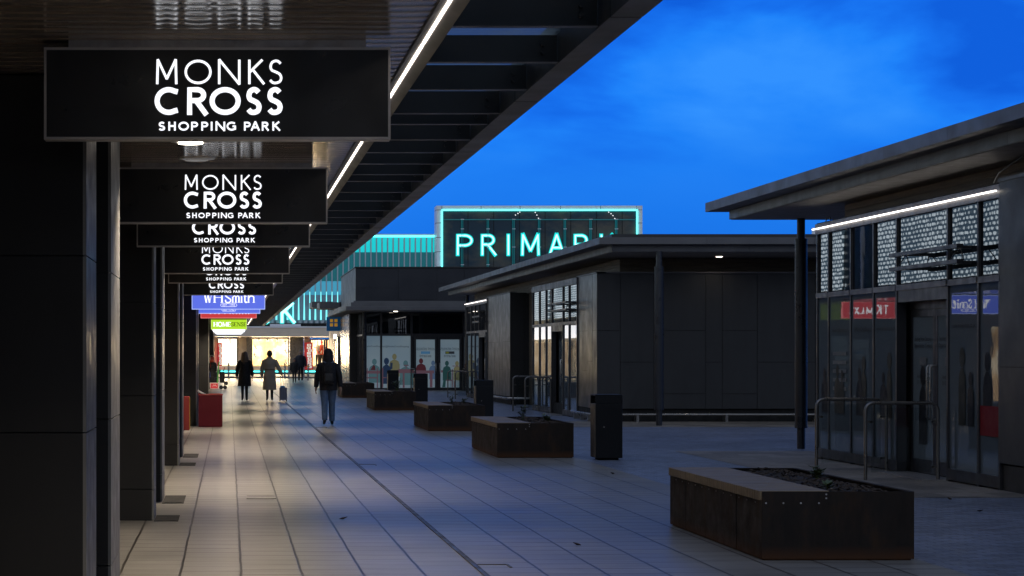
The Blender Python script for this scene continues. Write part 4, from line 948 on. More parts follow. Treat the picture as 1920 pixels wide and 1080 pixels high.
for pi_, (a, b) in enumerate(((686.2, 713.4), (715.8, 770.4), (871.2, 905))):
    m = MB(); m.box(nx(a), nx(b), KN, KN + 0.02, 0.12, 2.40); p = m.build('lower_pane', 'vinyl', na); g = MB()
    if pi_ == 0:
        nfig(g, 1, 702, 0.35, 1.05, 0.5, .004); nbox(g, 7, 686.3, 713.2, 695, 700.5, .006); nbox(g, 7, 687, 708, 707, 709.5, .006); nbox(g, 7, 688, 689.5, 690, 727, .006); nbox(g, 7, 706.5, 708.5, 690, 727, .006); g.k = 8; g.text('@MonksCrossShopping', 0.1, front(nx(700), KN, nz_(650.5)), .005)
        g.k = 4; g.poly([(nx(694), nz_(694)), (nx(704), nz_(694)), (nx(703), nz_(686)), (nx(700), nz_(684))], front(0, KN, 0), .008)
    elif pi_ == 1:
        nfig(g, 3, 739.5, 0.62, 1.0, 0.46, .003); nfig(g, 1, 760.5, 0.25, 1.08, 0.5, .004); nfig(g, 2, 724.5, 0.3, 1.14, 0.38, .005)
        g.k = 2; g.ribbon([(nx(727), nz_(693)), (nx(733.5), nz_(690)), (nx(734), nz_(680))], 0.10, front(0, KN, 0), 0, .006)
        nbox(g, 7, 746, 770, 692, 699.5, .007); nbox(g, 7, 755, 758.5, 699, 727, .007); nbox(g, 7, 716.5, 718.5, 690, 727, .007); nbox(g, 7, 716.5, 729, 707, 709, .007); nbox(g, 7, 757, 766, 684, 686, .008); nbox(g, 7, 760.7, 762.3, 686, 692, .008)
        g.k = 8; g.text('f @MonksCrossShopping', 0.105, front(nx(743), KN, nz_(651)), .005)
    else:
        nfig(g, 1, 880, .4, 1.3, .35, .003); nfig(g, 4, 874.5, .7, .7, .2, .004); nfig(g, 2, 893, .5, 1.0, .35, .004); nbox(g, 7, 872, 905, 697, 701, .006)
    g.build('window_graphic', GM, p)
for a, b, hx, s_ in ((775.5, 820.2, 816.8, 0), (821.2, 866, 824.4, 1)):
    d = MB(); d.box(nx(a), nx(a) + .11, KN + .02, KN + .07, .02, 2.36); d.box(nx(b) - .11, nx(b), KN + .02, KN + .07, .02, 2.36); d.box(nx(a) + .11, nx(b) - .11, KN + .02, KN + .07, .02, .14); d.box(nx(a) + .11, nx(b) - .11, KN + .02, KN + .07, 2.24, 2.36); dd = d.build('door', 'frame', na)
    m = MB(); m.box(nx(a) + .11, nx(b) - .11, KN + .04, KN + .055, .14, 2.24); m.build('door_pane', 'vinyl', dd)
    KS = KN; KN_ = KN + .038; g = MB(); fq = front(0, KN_, 0)
    g.k = 8; c = (a + b) / 2
    for s2, py in (('Exciting New Catering', 654), ('Opportunities. Contact:', 656.6), ('Andrew Cutler', 667.6), ('0113 000 0000', 669.8)): g.text(s2, 0.085, front(nx(c), KN_, nz_(py)), .003)
    g.k = 8 if s_ else 9; g.poly([(nx(c - 8.5), nz_(663.5)), (nx(c + 8.5), nz_(663.5)), (nx(c + 8.5), nz_(658.8)), (nx(c - 8.5), nz_(658.8))], fq, .002)
    if s_: g.k = 10; g.poly([(nx(c - 7.5), nz_(662.8)), (nx(c - 2), nz_(662.8)), (nx(c - 2), nz_(659.6)), (nx(c - 7.5), nz_(659.6))], fq, .003)
    def nf2(k_, cx, zb, h, w, off): g.k = k_; person_shape(g, nx(cx), zb, h, w, fq, off)
    def nb2(k_, x0, x1, y0, y1, off): g.k = k_; g.poly([(nx(x0), nz_(y1)), (nx(x1), nz_(y1)), (nx(x1), nz_(y0)), (nx(x0), nz_(y0))], fq, off)
    if not s_:
        nf2(4, 789.5, .5, .92, .44, .004); nf2(6, 812, .5, .82, .34, .0035); nb2(7, 780, 814, 694.5, 700, .006); nb2(7, 806, 811, 700, 726, .006)
    else:
        nf2(3, 857, .45, .85, .32, .0035); nf2(5, 838, .45, 0.86, .36, .004); nb2(7, 827, 834, 694, 698.5, .003); nb2(7, 848.5, 861, 685.5, 687, .006); nb2(7, 836, 848, 712, 714, .006); nb2(7, 847, 849, 692, 726, .006); nb2(7, 851, 853, 714, 726, .006)
        g.k = 5; g.poly([(nx(829), nz_(726)), (nx(833), nz_(705)), (nx(841), nz_(704)), (nx(844), nz_(714)), (nx(836), nz_(714)), (nx(835), nz_(726))], fq, .005)
    g.build('window_graphic', GM, dd)
    h = MB(); x = nx(hx); h.tube([(x, KN + .02, .75), (x, KN - .07, .75), (x, KN - .09, .78), (x, KN - .09, 1.18), (x, KN - .07, 1.2), (x, KN + .02, 1.2)], 0.022, 8)
    h.build('handle', 'steel', dd)
m = MB(); m.box(nx(775), nx(866), KN - .3, KN + .02, 0, .015); m.build('threshold', 'galv', na)
# left flank
m = MB(); x5 = nx(684)
for q in (94.6, 95.8, 97.0): m.box(x5 - .1, x5 - .02, q, q + .08, 0, NZ)
m.box(x5 - .11, x5 - .02, 93.5, 97.6, 2.4, 2.48); m.build('window_frame', 'frame', na)
m = MB(); m.box(x5 - .07, x5 - .05, 93.5, 97.6, .1, NZ); m.build('side_pane', 'upglass', na)
m = MB(); m.box(5.52, x5 - .02, 97.7, 98.0, 0, NZ + .2); m.build('return_wall', 'clad', na)
panel_wall_x(na, 5.5, 98.0, 106.0, 0.1, 3.45, [0.9, 1.1, 0.8], [[1.1, 2.3], [1.9], [1.3, 2.3]], 'cladgold', 0.1)
m = MB(); m.box(5.62, 16, 98.0, 106.0, 0, 3.45); m.box(x5 + .06, 16, 93.6, 98.0, 0, 3.42); m.build('inner_block', 'gap', na)
panel_wall_y(na, 93.5, [5.54, 7.4, 9.1, 10.3, 12.1, 14, 16], [[4.5], [4.0], [4.7], [4.2], [4.5], [4.1]], 3.88, 5.38, 'clad3', 'upper_wall')
m = MB(); m.box(5.56, 16, 93.6, 105.5, 3.88, 5.36); m.build('upper_core', 'gap', na)
panel_wall_x(na, 5.53, 93.52, 105.5, 3.88, 5.38, [2.4], [[4.5]], 'fascia', 0.03)
m = MB(); m.box(5.49, 16, 93.44, 105.6, 5.385, 5.43); m.build('upper_coping', 'clad', na)
r = MB(); r.box(4.92, 16, 90.0, 107, 3.47, 3.62); r.box(5.15, 16, 90.3, 107, 3.63, 3.79); r.box(5.3, 16, 91.0, 106, 3.80, 3.87); rf = r.build('roof', 'fascia', na)
s_ = MB(); s_.box(4.95, 16, 90.03, 106.9, 3.452, 3.468); s_.build('soffit', 'soffitw', rf)
m = MB(); m.cyl((nx(682), KN - 0.4, 0), (nx(682), KN - 0.4, 2.9), .10, n=20); m.cyl((nx(682), KN - 0.4, 2.9), (nx(682), KN - 0.4, 3.45), .08, n=20); m.build('roof_post', 'post', na)
m = MB(); m.box(nx(734), nx(741), 92.0, 92.2, 3.435, 3.455); m.build('soffit_lamp', 'lens', na)
# entrance hoods on its left flank
for (x0, x1, y0, y1, z, l) in ((4.5, 5.5, 106.4, 109.5, 3.87, 'flat entrance hood with pale soffit on the far kiosk flank, lower and nearer'), (4.35, 5.45, 112.5, 116, 4.05, 'flat entrance hood on the far kiosk flank, upper and farther')):
    t = thing('entrance_hood', l, 'hood', (x0, y0, z), 'entrance hoods beside the far kiosk')
    m = MB(); m.box(x0, x1, y0, y1, z + .02, z + .32); m.build('fascia', 'fascia', t); m = MB(); m.box(x0 + .02, x1 - .02, y0 + .02, y1 - .02, z, z + .018); m.build('soffit', 'beige', t)
t = thing('food_shop_wing', 'far flank block with a glazed bay behind the hooded walker', 'building', (6, 112, 0))
m = MB(); m.box(5.5, 12, 106.4, 118, 0, 4.2); m.build('wall', 'clad', t)
m = MB(); m.box(5.44, 5.49, 106.6, 110.5, .1, 2.5); m.build('window', 'upglass', t)
m = MB()
for q in (106.6, 108.5, 110.4): m.box(5.40, 5.44, q, q + .1, .1, 2.5)
m.build('window_frame', 'steel', t)
# blue projecting sign with four amber squares
t = thing('projecting_sign', 'small navy projecting sign with four amber squares', 'sign', (5.2, 105.8, 2.7))
gx = lambda px: (px - 430) * 105.8 / 4000
gz = lambda py: 1.6 + (664 - py) * 105.8 / 4000
m = MB(); m.bbox(gx(612.3), gx(638.3), 105.8, 105.95, gz(620.4), gz(594.2), .01); m.build('sign_board', 'greggs', t)
m = MB()
for a in (618.6, 627): 
    for b in (598.2, 606.2): m.box(gx(a), gx(a + 5.8), 105.793, 105.8, gz(b + 5.8), gz(b))
m.build('emblem', 'orange', t)
m = MB(); m.text('GREGGS', 0.115, front(gx(625.3), 105.8, gz(617.3)), .006); m.build('lettering', 'greytext', t)
m = MB(); m.box(gx(638.3), 5.5, 105.85, 105.9, 3.0, 3.06); m.build('bracket', 'frame', t)
t = thing('lit_wall_lamp', 'small glowing white box sign under the navy sign', 'lamp', (5.2, 106.6, 2.2))
m = MB(); m.bbox(5.20, 5.35, 106.3, 106.5, 2.36, 2.6, .01); m.build('lamp_box', 'whitesign', t)
m = MB(); m.box(5.35, 5.5, 106.35, 106.45, 2.44, 2.5); m.build('bracket', 'frame', t)

# downlights in the kiosk soffits
def kd(x, y, z, label, p): downlight(x, y, z, label, p, True, 0.075, 'small downlights in the kiosk soffits', 150, (1, .82, .6))
kd((1345 - 430) * 51.0 / 4000 * 0.985, 50.05, 3.9, 'small lit downlight in the middle kiosk soffit above the panelled wall', 14)

# ------------------------------------------------------------------ hand rails
def rail(x0, x1, y, label, h=0.98, axis='x'):
    t = thing('handrail', label, 'handrail', (x0, y, 0), 'steel entrance handrails with glass infill')
    P = (lambda a, z: (a, y, z)) if axis == 'x' else (lambda a, z: (y, a, z))
    r_ = 0.1; pts = [P(x0, 0)]
    pts += [P(x0, h - r_)] + [P(x0 + r_ - r_ * math.cos(a), h - r_ + r_ * math.sin(a)) for a in (0.4, 0.8, 1.2)] + [P(x0 + r_, h)]
    pts += [P(x1 - r_, h)] + [P(x1 - r_ + r_ * math.sin(a), h - r_ + r_ * math.cos(a)) for a in (0.4, 0.8, 1.2)] + [P(x1, h - r_), P(x1, 0)]
    m = MB(); m.tube(pts, 0.022, 12); m.build('rail_tube', 'railsteel', t)
    m = MB()
    a0, a1 = x0 + 0.07, x1 - 0.07
    if axis == 'x': m.box(a0, a1, y - .004, y + .004, 0.1, h - .06)
    else: m.box(y - .004, y + .004, a0, a1, 0.1, h - .06)
    m.build('glass_infill', 'clear', t)
    m = MB()
    for a, s_ in ((x0, 1), (x1, -1)):
        for z in (0.17, h - 0.24):
            c = P(a + s_ * .075, z); m.cyl((c[0], c[1], c[2]), (c[0] - (.012 if axis == 'y' else 0), c[1] - (.012 if axis == 'x' else 0), c[2]), .017, n=10)
            if axis == 'x': m.box(min(a, a + s_ * .08), max(a, a + s_ * .08), y - .012, y + .012, z - .014, z + .014)
            else: m.box(y - .012, y + .012, min(a, a + s_ * .08), max(a, a + s_ * .08), z - .014, z + .014)
    m.build('glass_clamp', 'iron', t)
rail(8.08, 9.0, 27.1, 'nearest steel handrail at the right kiosk door'); rail(8.08, 9.04, 29.36, 'steel handrail on the far side of the right kiosk door')
rail(7.97, 8.66, 57.5, 'handrail at the middle kiosk door, the nearer of its pair'); rail(7.95, 8.66, 59.8, 'handrail at the middle kiosk door, the farther of its pair')
rail(8.06, 8.82, 76.1, 'handrail by the far end door of the middle kiosk, nearer one'); rail(8.06, 8.82, 78.7, 'handrail by the far end door of the middle kiosk, farther one')
rail(91.6, 93.2, 7.95, 'handrail left of the far kiosk double doors, seen end on', .97, 'y'); rail(91.6, 93.2, 10.2, 'handrail right of the far kiosk double doors, seen end on', .97, 'y')

# ------------------------------------------------------------------ big store
def sx(px): return (px - 430) * 0.04
def sz(py): return 1.6 + (664 - py) * 0.04
SY = 160.0
st = thing('department_store', 'large store at the end of the walk with cyan lit fins and glowing windows', 'store', (10, 165, 0))
xl, xr = sx(330), sx(1260)
m = MB(); m.box(xl, xr, SY + .3, SY + 20, sz(632) + .1, sz(441)); m.build('wall', 'bluepanel', st)
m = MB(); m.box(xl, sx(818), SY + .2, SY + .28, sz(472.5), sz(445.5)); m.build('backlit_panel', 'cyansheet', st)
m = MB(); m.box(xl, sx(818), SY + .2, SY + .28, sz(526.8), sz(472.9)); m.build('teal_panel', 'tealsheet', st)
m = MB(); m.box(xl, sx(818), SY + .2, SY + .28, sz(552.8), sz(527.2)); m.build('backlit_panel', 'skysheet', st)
m = MB()
q = xl
while q < sx(818): m.box(q, min(q + 3.2, sx(818)) - .02, SY + .2, SY + .28, sz(603), sz(553.2)); q += 3.2
m.build('wall_panel', 'bluepanel', st)
m = MB(); m.box(xl, sx(816), SY - .1, SY + .3, sz(444), sz(441.4)); m.build('neon_line', 'cyan', st)
m = MB(); m.box(xl, sx(818), SY - .15, SY + .4, sz(441), sz(439)); m.build('coping', 'palepanel', st)
x = sx(810); i = 0
while x > sx(440):
    m = MB(); m.box(x - .045, x + .045, SY - .12, SY + .2, sz(600), sz(445.5)); m.build('fin', 'fin', st)
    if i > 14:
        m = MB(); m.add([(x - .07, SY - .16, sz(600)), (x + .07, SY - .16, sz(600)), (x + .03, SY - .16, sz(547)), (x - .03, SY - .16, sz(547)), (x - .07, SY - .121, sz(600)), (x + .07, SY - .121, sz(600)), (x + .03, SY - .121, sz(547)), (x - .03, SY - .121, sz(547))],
                        [(0, 1, 2, 3), (4, 7, 6, 5), (0, 4, 5, 1), (1, 5, 6, 2), (2, 6, 7, 3), (3, 7, 4, 0)]); m.build('fin_glow', 'cyanglow', st)  # tapered emissive wedge shaped like the uplight glow on the fin
    x -= 0.417; i += 1
m = MB(); q = xl
while q < sx(818): m.box(q, q + .25, SY + .0, SY + .3, sz(606), sz(600.5)); q += 0.417
m.build('sheet_edge', 'fin', st)
m = MB(); m.box(xl, xr, SY - .1, SY + .3, sz(613), sz(606)); m.build('gutter', 'gap', st)
# shop level canopy
m = MB(); m.box(xl, xr, SY - 2.2, SY + .3, sz(631.5), sz(613)); m.build('canopy', 'beigef', st)
m = MB(); m.box(xl, xr, SY - 2.25, SY - 2.2, sz(615), sz(612.6)); m.box(sx(505), sx(562), SY - 2.2, SY - 2.1, sz(612.4), sz(608.3)); m.build('canopy_edge', 'palepanel', st)
m = MB()
for a, b in ((472, 512), (512, 541), (586, 624)): m.box(sx(a), sx(b), SY - 1.2, SY - 0.9, sz(632.2), sz(631.7))
m.build('soffit_lamp', 'warmstrip', st)
# shop front
for a, b in ((xl, sx(407)), (sx(445.5), sx(462)), (sx(570), sx(581))):
    m = MB(); m.box(a, b, SY, SY + .2, 0.1, sz(632)); m.build('beige_wall', 'beige', st)
for a, b in ((462, 471), (543, 569)):
    m = MB(); m.box(sx(a), sx(b), SY - .25, SY + .2, .1, sz(632)); m.build('stone_pier', 'greypier', st)
m = MB(); m.box(sx(640), xr, SY, SY + .2, .1, sz(632)); m.build('dark_wall', 'clad', st)
def swin(a, b, mat, top=633.5, bot=686.5):
    m = MB(); e = .05
    for q in (a, b): m.box(sx(q) - e, sx(q) + e, SY - .05, SY + .15, sz(bot), sz(top))
    m.box(sx(a) + e, sx(b) - e, SY - .05, SY + .15, sz(top) - .08, sz(top)); m.box(sx(a) + e, sx(b) - e, SY - .08, SY + .15, sz(bot) - .02, sz(bot) + .05); f = m.build('display_window', 'greypier', st)
    m = MB(); m.box(sx(a), sx(b), SY + 1.2, SY + 1.25, sz(bot) - .3, sz(top)); m.build('display_backdrop', mat, f)
    return f
f1 = swin(408, 445, 'dispw'); f2_ = swin(472, 541, 'disp'); f3 = swin(582, 618, 'disp', 636)
sp = [(485.5, 633, 0), (502, 633, 0), (520, 633, 0), (535, 637, 0), (478, 646, 1), (535, 654, 1), (477, 662, 1), (536, 675, 1)]
for f, lst in ((f2_, sp), (f1, [(431, 634, 0), (449, 645, 1), (455, 645, 1)]), (f3, [(586, 634, 0), (603, 634, 0)])):
    for a, b, k_ in lst:
        m = MB(); x, z = sx(a), sz(b) - .12; m.cyl((x, SY + .75, z), (x + .12 * (1 if k_ else .3), SY + .95, z - .18), .075, n=10); m.cyl((x, SY + .78, z), (x, SY + .78, z + .14), .025, n=6); m.build('spotlight', 'blackp', f)
# two shop dummies in the right window
for a, b, red in ((597, 611, 1), (589, 603, 0)):
    m = MB(); x = sx((a + b) / 2); w2 = .25
    m.k = 0; m.loft([[(x + rx * math.cos(t_), SY + .7 + rx * .6 * math.sin(t_), z) for t_ in [i * .628 for i in range(10)]] for z, rx in ((1.55, .17), (1.8, .16), (2.1, .24), (2.28, .2), (2.33, .06))])
    m.sm = True; m.loft([[(x + r_ * math.cos(t_), SY + .7 + r_ * math.sin(t_), z) for t_ in [i * .628 for i in range(10)]] for z, r_ in ((2.3, .05), (2.38, .06), (2.45, .1), (2.55, .1), (2.62, .04))]); m.k = 1
    for s_ in (-.09, .09): m.cyl((x + s_, SY + .7, .75), (x + s_, SY + .7, 1.56), .07, .1, n=10)
    m.k = 0
    for s_ in (-1, 1): m.tube([(x + s_ * .22, SY + .7, 2.2), (x + s_ * .33, SY + .65, 1.9), (x + s_ * .24, SY + .55, 1.65)], .05, 8)
    m.build('shop_dummy', [M['redf'] if red else M['white'], M['blackp']], f3)
m = MB(); m.box(sx(409), sx(619), SY - .12, SY + .1, sz(693), sz(687.3)); m.build('sill', 'beigef', st)
for a, b in ((413, 442), (442.5, 470), (470.5, 497), (516, 524), (528, 541), (572, 596)):
    m = MB(); m.box(sx(a), sx(b), SY - .14, SY - .08, sz(697.6), sz(695.2)); m.build('neon_line', 'cyan', st)
m = MB(); m.box(sx(409), sx(619), SY - .06, SY + .1, .08, sz(693.2)); m.build('plinth', 'greypier', st)
# glazed entrance lobby to the right
m = MB()
for a in (607, 611, 630, 640): m.box(sx(a) - .07, sx(a) + .07, SY - 1.4, SY - 1.2, .08, sz(638))
m.box(sx(607), sx(640), SY - 1.42, SY - 1.18, sz(638), sz(636)); m.box(sx(621), sx(627), SY - 1.3, SY - 1.25, .08, sz(638)); m.build('lobby_frame', 'frame', st)
m = MB(); m.box(sx(619), sx(640), SY + .2, SY + .25, .1, sz(633)); m.build('lobby_backdrop', 'dispd', st)
# red banners in the windows
for a, b, yt, yb, l, wd in ((571, 586.2, 642, 693, 'tall red window banner with white lettered tiles, right of the stone pier', 'MKOITODOR'), (408, 416, 643, 686, 'narrow red window banner at the far left window', 'EDUTEDOP')):
    t = thing('window_banner', l, 'banner', (sx(a), SY - .3, sz(yb)))
    m = MB(); m.box(sx(a), sx(b), SY - .30, SY - .27, sz(yb), sz(yt)); m.build('cloth', 'banner', t)
    m = MB(); m2 = MB(); n = len(wd); hh = (sz(yt) - sz(yb)) * .9 / n; c = sx((a + b) / 2)
    for i, ch in enumerate(wd):
        z = sz(yt) - .1 - (i + .5) * hh; o = random.uniform(-.03, .05) + .03; ww = (sx(b) - sx(a)) * .24
        m.box(c - ww + o, c + ww + o, SY - .31, SY - .30, z - hh * .42, z + hh * .42)
        glyph(m2, ch, c + o - ww * .45, c + o + ww * .45, z - hh * .22, z + hh * .22, .03, front(0, SY - .31, 0), .002, .002)
    m.build('letter_tiles', 'whitelit', t); m2.build('lettering', 'redf', t)
# sign box
SBY = 158.2
bx = lambda px: (px - 430) * SBY / 4000
bz = lambda py: 1.6 + (664 - py) * SBY / 4000
sb_ = thing('rooftop_sign_box', 'huge rooftop sign box with cyan neon edge and glowing capital letters', 'sign', (bx(1010), SBY, bz(600)))
m = MB()
x = bx(818)
def bpan(a, b, c, d): m.box(bx(a) + .02, bx(b) - .02, SBY, SBY + 1.7, bz(d) + .02, bz(c) - .02)
cols = [818, 828.5, 902, 975, 1051, 1126, 1194, 1205]
for i in range(len(cols) - 1): bpan(cols[i], cols[i + 1], 385, 393.5)
for a, b in ((818, 828.5), (1194.5, 1205)):
    yq = 393.5
    for e in (418, 445, 472, 500, 530, 560, 590): bpan(a, b, yq, e); yq = e
m.build('pale_surround', 'palepanel', sb_)
m = MB(); m.box(bx(818) + .03, bx(1205) - .03, SBY + .1, SBY + 1.68, bz(590), bz(386)); m.build('core', 'gap', sb_)
for i in range(8):
    a = 829.5 + i * 48.2; b = min(a + 48.0, 1193.5)
    if b - a < 5: continue
    m = MB(); m.box(bx(a) + .02, bx(b) - .02, SBY + .06, SBY + .09, bz(590), bz(396)); m.build('glass_pane', 'primglass', sb_)
m = MB()
for i in range(1, 8):
    a = bx(866.2 + (i - 1) * 48.1); m.box(a - .06, a - .04, SBY - .25, SBY + .05, bz(590), bz(411)); m.box(a + .04, a + .06, SBY - .25, SBY + .05, bz(590), bz(411))
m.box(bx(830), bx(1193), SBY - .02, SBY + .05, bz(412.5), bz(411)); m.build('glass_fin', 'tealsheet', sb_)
m = MB()
for i in range(1, 8):
    a = bx(866.2 + (i - 1) * 48.1)
    for py in (411, 429, 463, 496): m.box(a - .12, a + .12, SBY - .28, SBY - .2, bz(py + 1), bz(py))
m.build('glass_clamp', 'palepanel', sb_)
m = MB(); m.box(bx(828), bx(1195), SBY - .08, SBY + .02, bz(395.3), bz(393)); m.box(bx(827.6), bx(830), SBY - .08, SBY + .02, bz(560), bz(395.4)); m.box(bx(1193), bx(1195.4), SBY - .08, SBY + .02, bz(560), bz(395.4)); m.build('neon_edge', 'cyan', sb_)
LET = [('P', 856, 885.5), ('R', 902, 931), ('I', 949.5, 955.5), ('M', 976, 1012), ('A', 1028, 1058), ('R', 1076, 1105), ('K', 1125, 1154)]
for ch, a, b in LET:
    m = MB(); m.k = 0; off = .0
    glyph(m, ch, bx(a) + .02, bx(b) - .02, bz(478.6) + .02, bz(440) - .02, .105, front(0, SBY - .12, 0), .05, .05); m.k = 1
    glyph(m, ch, bx(a) - .07, bx(b) + .07, bz(478.6) - .07, bz(440) + .07, .27, front(0, SBY - .12, 0), .045, .0); m.build('letter', ['neonwhite', 'cyanhalo'], sb_)
m = MB()
for (a, b) in ((965, 403), (969.5, 400), (973, 397.5), (1002, 398), (1005, 403), (1008, 409), (1139.5, 397.5), (1144, 400.5), (1147.5, 404), (1151, 409.5)): m.cyl((bx(a), SBY - .2, bz(b)), (bx(a + 1.6), SBY - .2, bz(b + 1)), .03, n=8)
m.build('lamp_reflection', 'lettw', sb_)  # emissive dots standing in for lamp reflections on the sign glass
# lower wall lettering over the shop entrance
t = thing('store_entrance_sign', 'white cyan store lettering half hidden behind the canopy edge', 'sign', (sx(440), SY - .3, sz(606)))
x = 525.5
for ch, a, b in (('R', 476, 505.5), ('K', 526, 555)):
    m = MB(); glyph(m, ch, sx(a), sx(b), sz(605.5), sz(568), .2, front(0, SY - .3, 0), .05, .05); m.k = 1; glyph(m, ch, sx(a) - .06, sx(b) + .06, sz(605.5) - .06, sz(568) + .06, .32, front(0, SY - .3, 0), .045, 0)
    m.build('letter', ['neonwhite', 'cyanhalo'], t)
# warm light spilling from the windows
ld = bpy.data.lights.new('window_glow', 'AREA'); ld.shape = 'RECTANGLE'; ld.size = 8.5; ld.size_y = 2.2; ld.energy = 2000; ld.color = (1, .74, .42)
lo = bpy.data.objects.new('window_glow', ld); COL.objects.link(lo); lo.location = Vector((sx(510), SY + 0.9, 1.8)) - root_loc(f2_); lo.rotation_euler = (R(-90), 0, 0); lo.parent = f2_
# bollards
def bollard(px, d, label):
    x = (px - 430) * d / 4000; t = thing('bollard', label, 'bollard', (x, d, 0), 'steel bollards by the far kerb')
    m = MB(); m.cyl((x, d, 0), (x, d, .82), .055, n=14); m.cyl((x, d, .92), (x, d, 1.02), .055, .045, n=14); m.build('post', 'steel', t)
    m = MB(); m.cyl((x, d, .82), (x, d, .92), .0555, n=14); m.build('band', 'yellow', t)
bollard(428.6, 140, 'leftmost steel bollard beside the bag display'); bollard(534, 140.2, 'steel bollard left of the close pair under the middle window'); bollard(541.4, 139.8, 'steel bollard right of the close pair under the middle window')
bollard(569.5, 139.5, 'steel bollard partly behind the standing couple'); bollard(577.7, 130, 'steel bollard in front of the tall red banner')

# ------------------------------------------------------------------ goods by the shops
t = thing('goods_bin', 'dark red square goods bin with items sticking out of its top', 'bin', (-.4, 46.9, 0))
x0, x1 = (372 - 430) * 46.7 / 4000, (417 - 430) * 46.7 / 4000
m = MB(); m.bbox(x0, x1, 46.7, 46.72, .01, .70, .003); m.bbox(x0, x0 + .02, 46.72, 47.2, .01, .70, .003); m.bbox(x1 - .02, x1, 46.72, 47.2, .01, .70, .003); m.bbox(x0, x1, 47.2, 47.22, .01, .70, .003)
m.box(x0 + .02, x1 - .02, 46.72, 47.2, .01, .6); m.build('board', 'redbox', t)
m = MB(); m.bbox(x0 - .01, x1 + .01, 46.69, 46.73, .70, .725, .004); m.bbox(x0 - .01, x1 + .01, 47.19, 47.23, .70, .725, .004); m.bbox(x0 - .01, x0 + .02, 46.73, 47.19, .70, .725, .004); m.bbox(x1 - .02, x1 + .01, 46.73, 47.19, .70, .725, .004); m.build('rim', 'redbox2', t)
t = tag(MB().build('umbrella', 'black') if False else (lambda mm: (mm.tube([(x0 - .02, 46.85, .80), (x0 + .1, 46.9, .73), (x0 + .25, 46.95, .66)], .022, 8), mm.tube([(x0 + .0, 46.95, .77), (x0 + .16, 47.0, .69)], .016, 8), mm.build('rolled_item', 'white'))[-1])(MB()), 'white rolled items poking from the dark red goods bin', 'goods')
m = MB(); m.bbox(x0 + .24, x1 - .05, 46.8, 47.1, .6, .735, .01); tag(m.build('goods_pack', 'redf'), 'flat pale pack lying in the dark red goods bin', 'goods')
t = thing('display_box', 'bright red display box half hidden behind a pier', 'box', (-.92, 45.1, 0))
m = MB(); m.bbox(-1.30, -.842, 44.8, 45.2, .0, .71, .004); m.build('board', 'redbox2', t); m = MB(); m.bbox(-.842, -.832, 44.82, 45.18, .02, .69, .002); m.build('edge', 'yellow', t)
# bag and stick display on the walk
DY = 97.0; dx = lambda px: (px - 430) * DY / 4000; dz = lambda py: 1.6 + (664 - py) * DY / 4000
t = thing('display_stand', 'low white display stand with a red label by the bags', 'stand', (dx(402), DY, 0))
m = MB(); m.bbox(dx(393), dx(410.5), DY, DY + .4, .02, dz(717.5), .01); m.build('stand_box', 'white', t); m = MB(); m.box(dx(395), dx(408.5), DY - .005, DY, dz(728), dz(719)); m.build('label_panel', 'redsign', t)
m = MB(); m.ribbon([(-.08, -.03), (-.04, .05), (0, 0), (.04, .05), (.09, -.03)], .025, front(dx(402), DY - .005, dz(723.5)), .002, .002); m.build('emblem', 'white', t)
def bag(cx, cy, z0, w_, h_, d_, mat, label, strap=None, top=None):
    t = thing('hanging_bag', label, 'bag', (cx, cy, z0), 'bags on show outside the shop')
    m = MB(); rings = []
    for z, s_ in ((0, .75), (.08, 1), (.5, 1.0), (.85, .92), (.97, .7), (1, .4)): rings.append([(cx + w_ / 2 * s_ * math.copysign(abs(math.cos(a)) ** .6, math.cos(a)), cy + d_ / 2 * s_ * math.copysign(abs(math.sin(a)) ** .6, math.sin(a)), z0 + h_ * z) for a in [i * 2 * math.pi / 14 for i in range(14)]])
    m.sm = True; m.loft(rings); m.build('bag_body', mat, t)
    m = MB(); m.bbox(cx - w_ * .33, cx + w_ * .33, cy - d_ / 2 - .04, cy - d_ / 2 + .03, z0 + h_ * .12, z0 + h_ * .5, .02); m.build('pocket', mat, t)
    m = MB(); m.tube([(cx - .05, cy, z0 + h_ - .01), (cx - .05, cy, z0 + h_ + .06), (cx + .05, cy, z0 + h_ + .06), (cx + .05, cy, z0 + h_ - .01)], .012, 6); m.tube([(cx - w_ * .3, cy - d_ / 2 - .01, z0 + h_ * .9), (cx - w_ * .3, cy - d_ / 2 - .03, z0 + h_ * .55), (cx - w_ * .3, cy - d_ / 2, z0 + .05)], .012, 6); m.build('strap', strap or mat, t)
bag(dx(398), DY + .2, dz(717.5), .34, .55, .3, 'black', 'black bag standing on the low white display stand', 'bluef')
bag(dx(404.5), DY + .25, dz(717.5), .26, .48, .3, 'navy', 'dark navy bag on the right of the white display stand', 'green')
bag(dx(399), DY + .3, dz(697), .36, .42, .3, 'black', 'upper black bag stacked on the bags of the display', 'redf')
bag(dx(397), DY + .3, dz(679.5), .2, .26, .2, 'redf', 'red and white bag at the top of the bag display', 'white')
m = MB(); m.tube([(dx(407.5), DY - .1, .3), (dx(409), DY, .8), (dx(410.5), DY + .05, 1.25)], .028, 8); tag(m.build('green_stick', 'green'), 'bright green stick leaning on the bag display', 'stick')
t = thing('folded_pushchair', 'black folded pushchair with small wheels beside the bag display', 'pushchair', (dx(418), DY, 0))
m = MB()
for s_ in (0, .28): m.tube([(dx(414), DY + s_, .35), (dx(418), DY + s_, .75), (dx(421), DY + s_, 1.0)], .018, 7); m.tube([(dx(422), DY + s_, .12), (dx(416), DY + s_, .6), (dx(412), DY + s_, .9)], .018, 7)
m.build('frame', 'blackp', t); m = MB(); m.bbox(dx(412), dx(421), DY + .05, DY + .25, .3, .8, .04); m.build('seat', 'black', t)
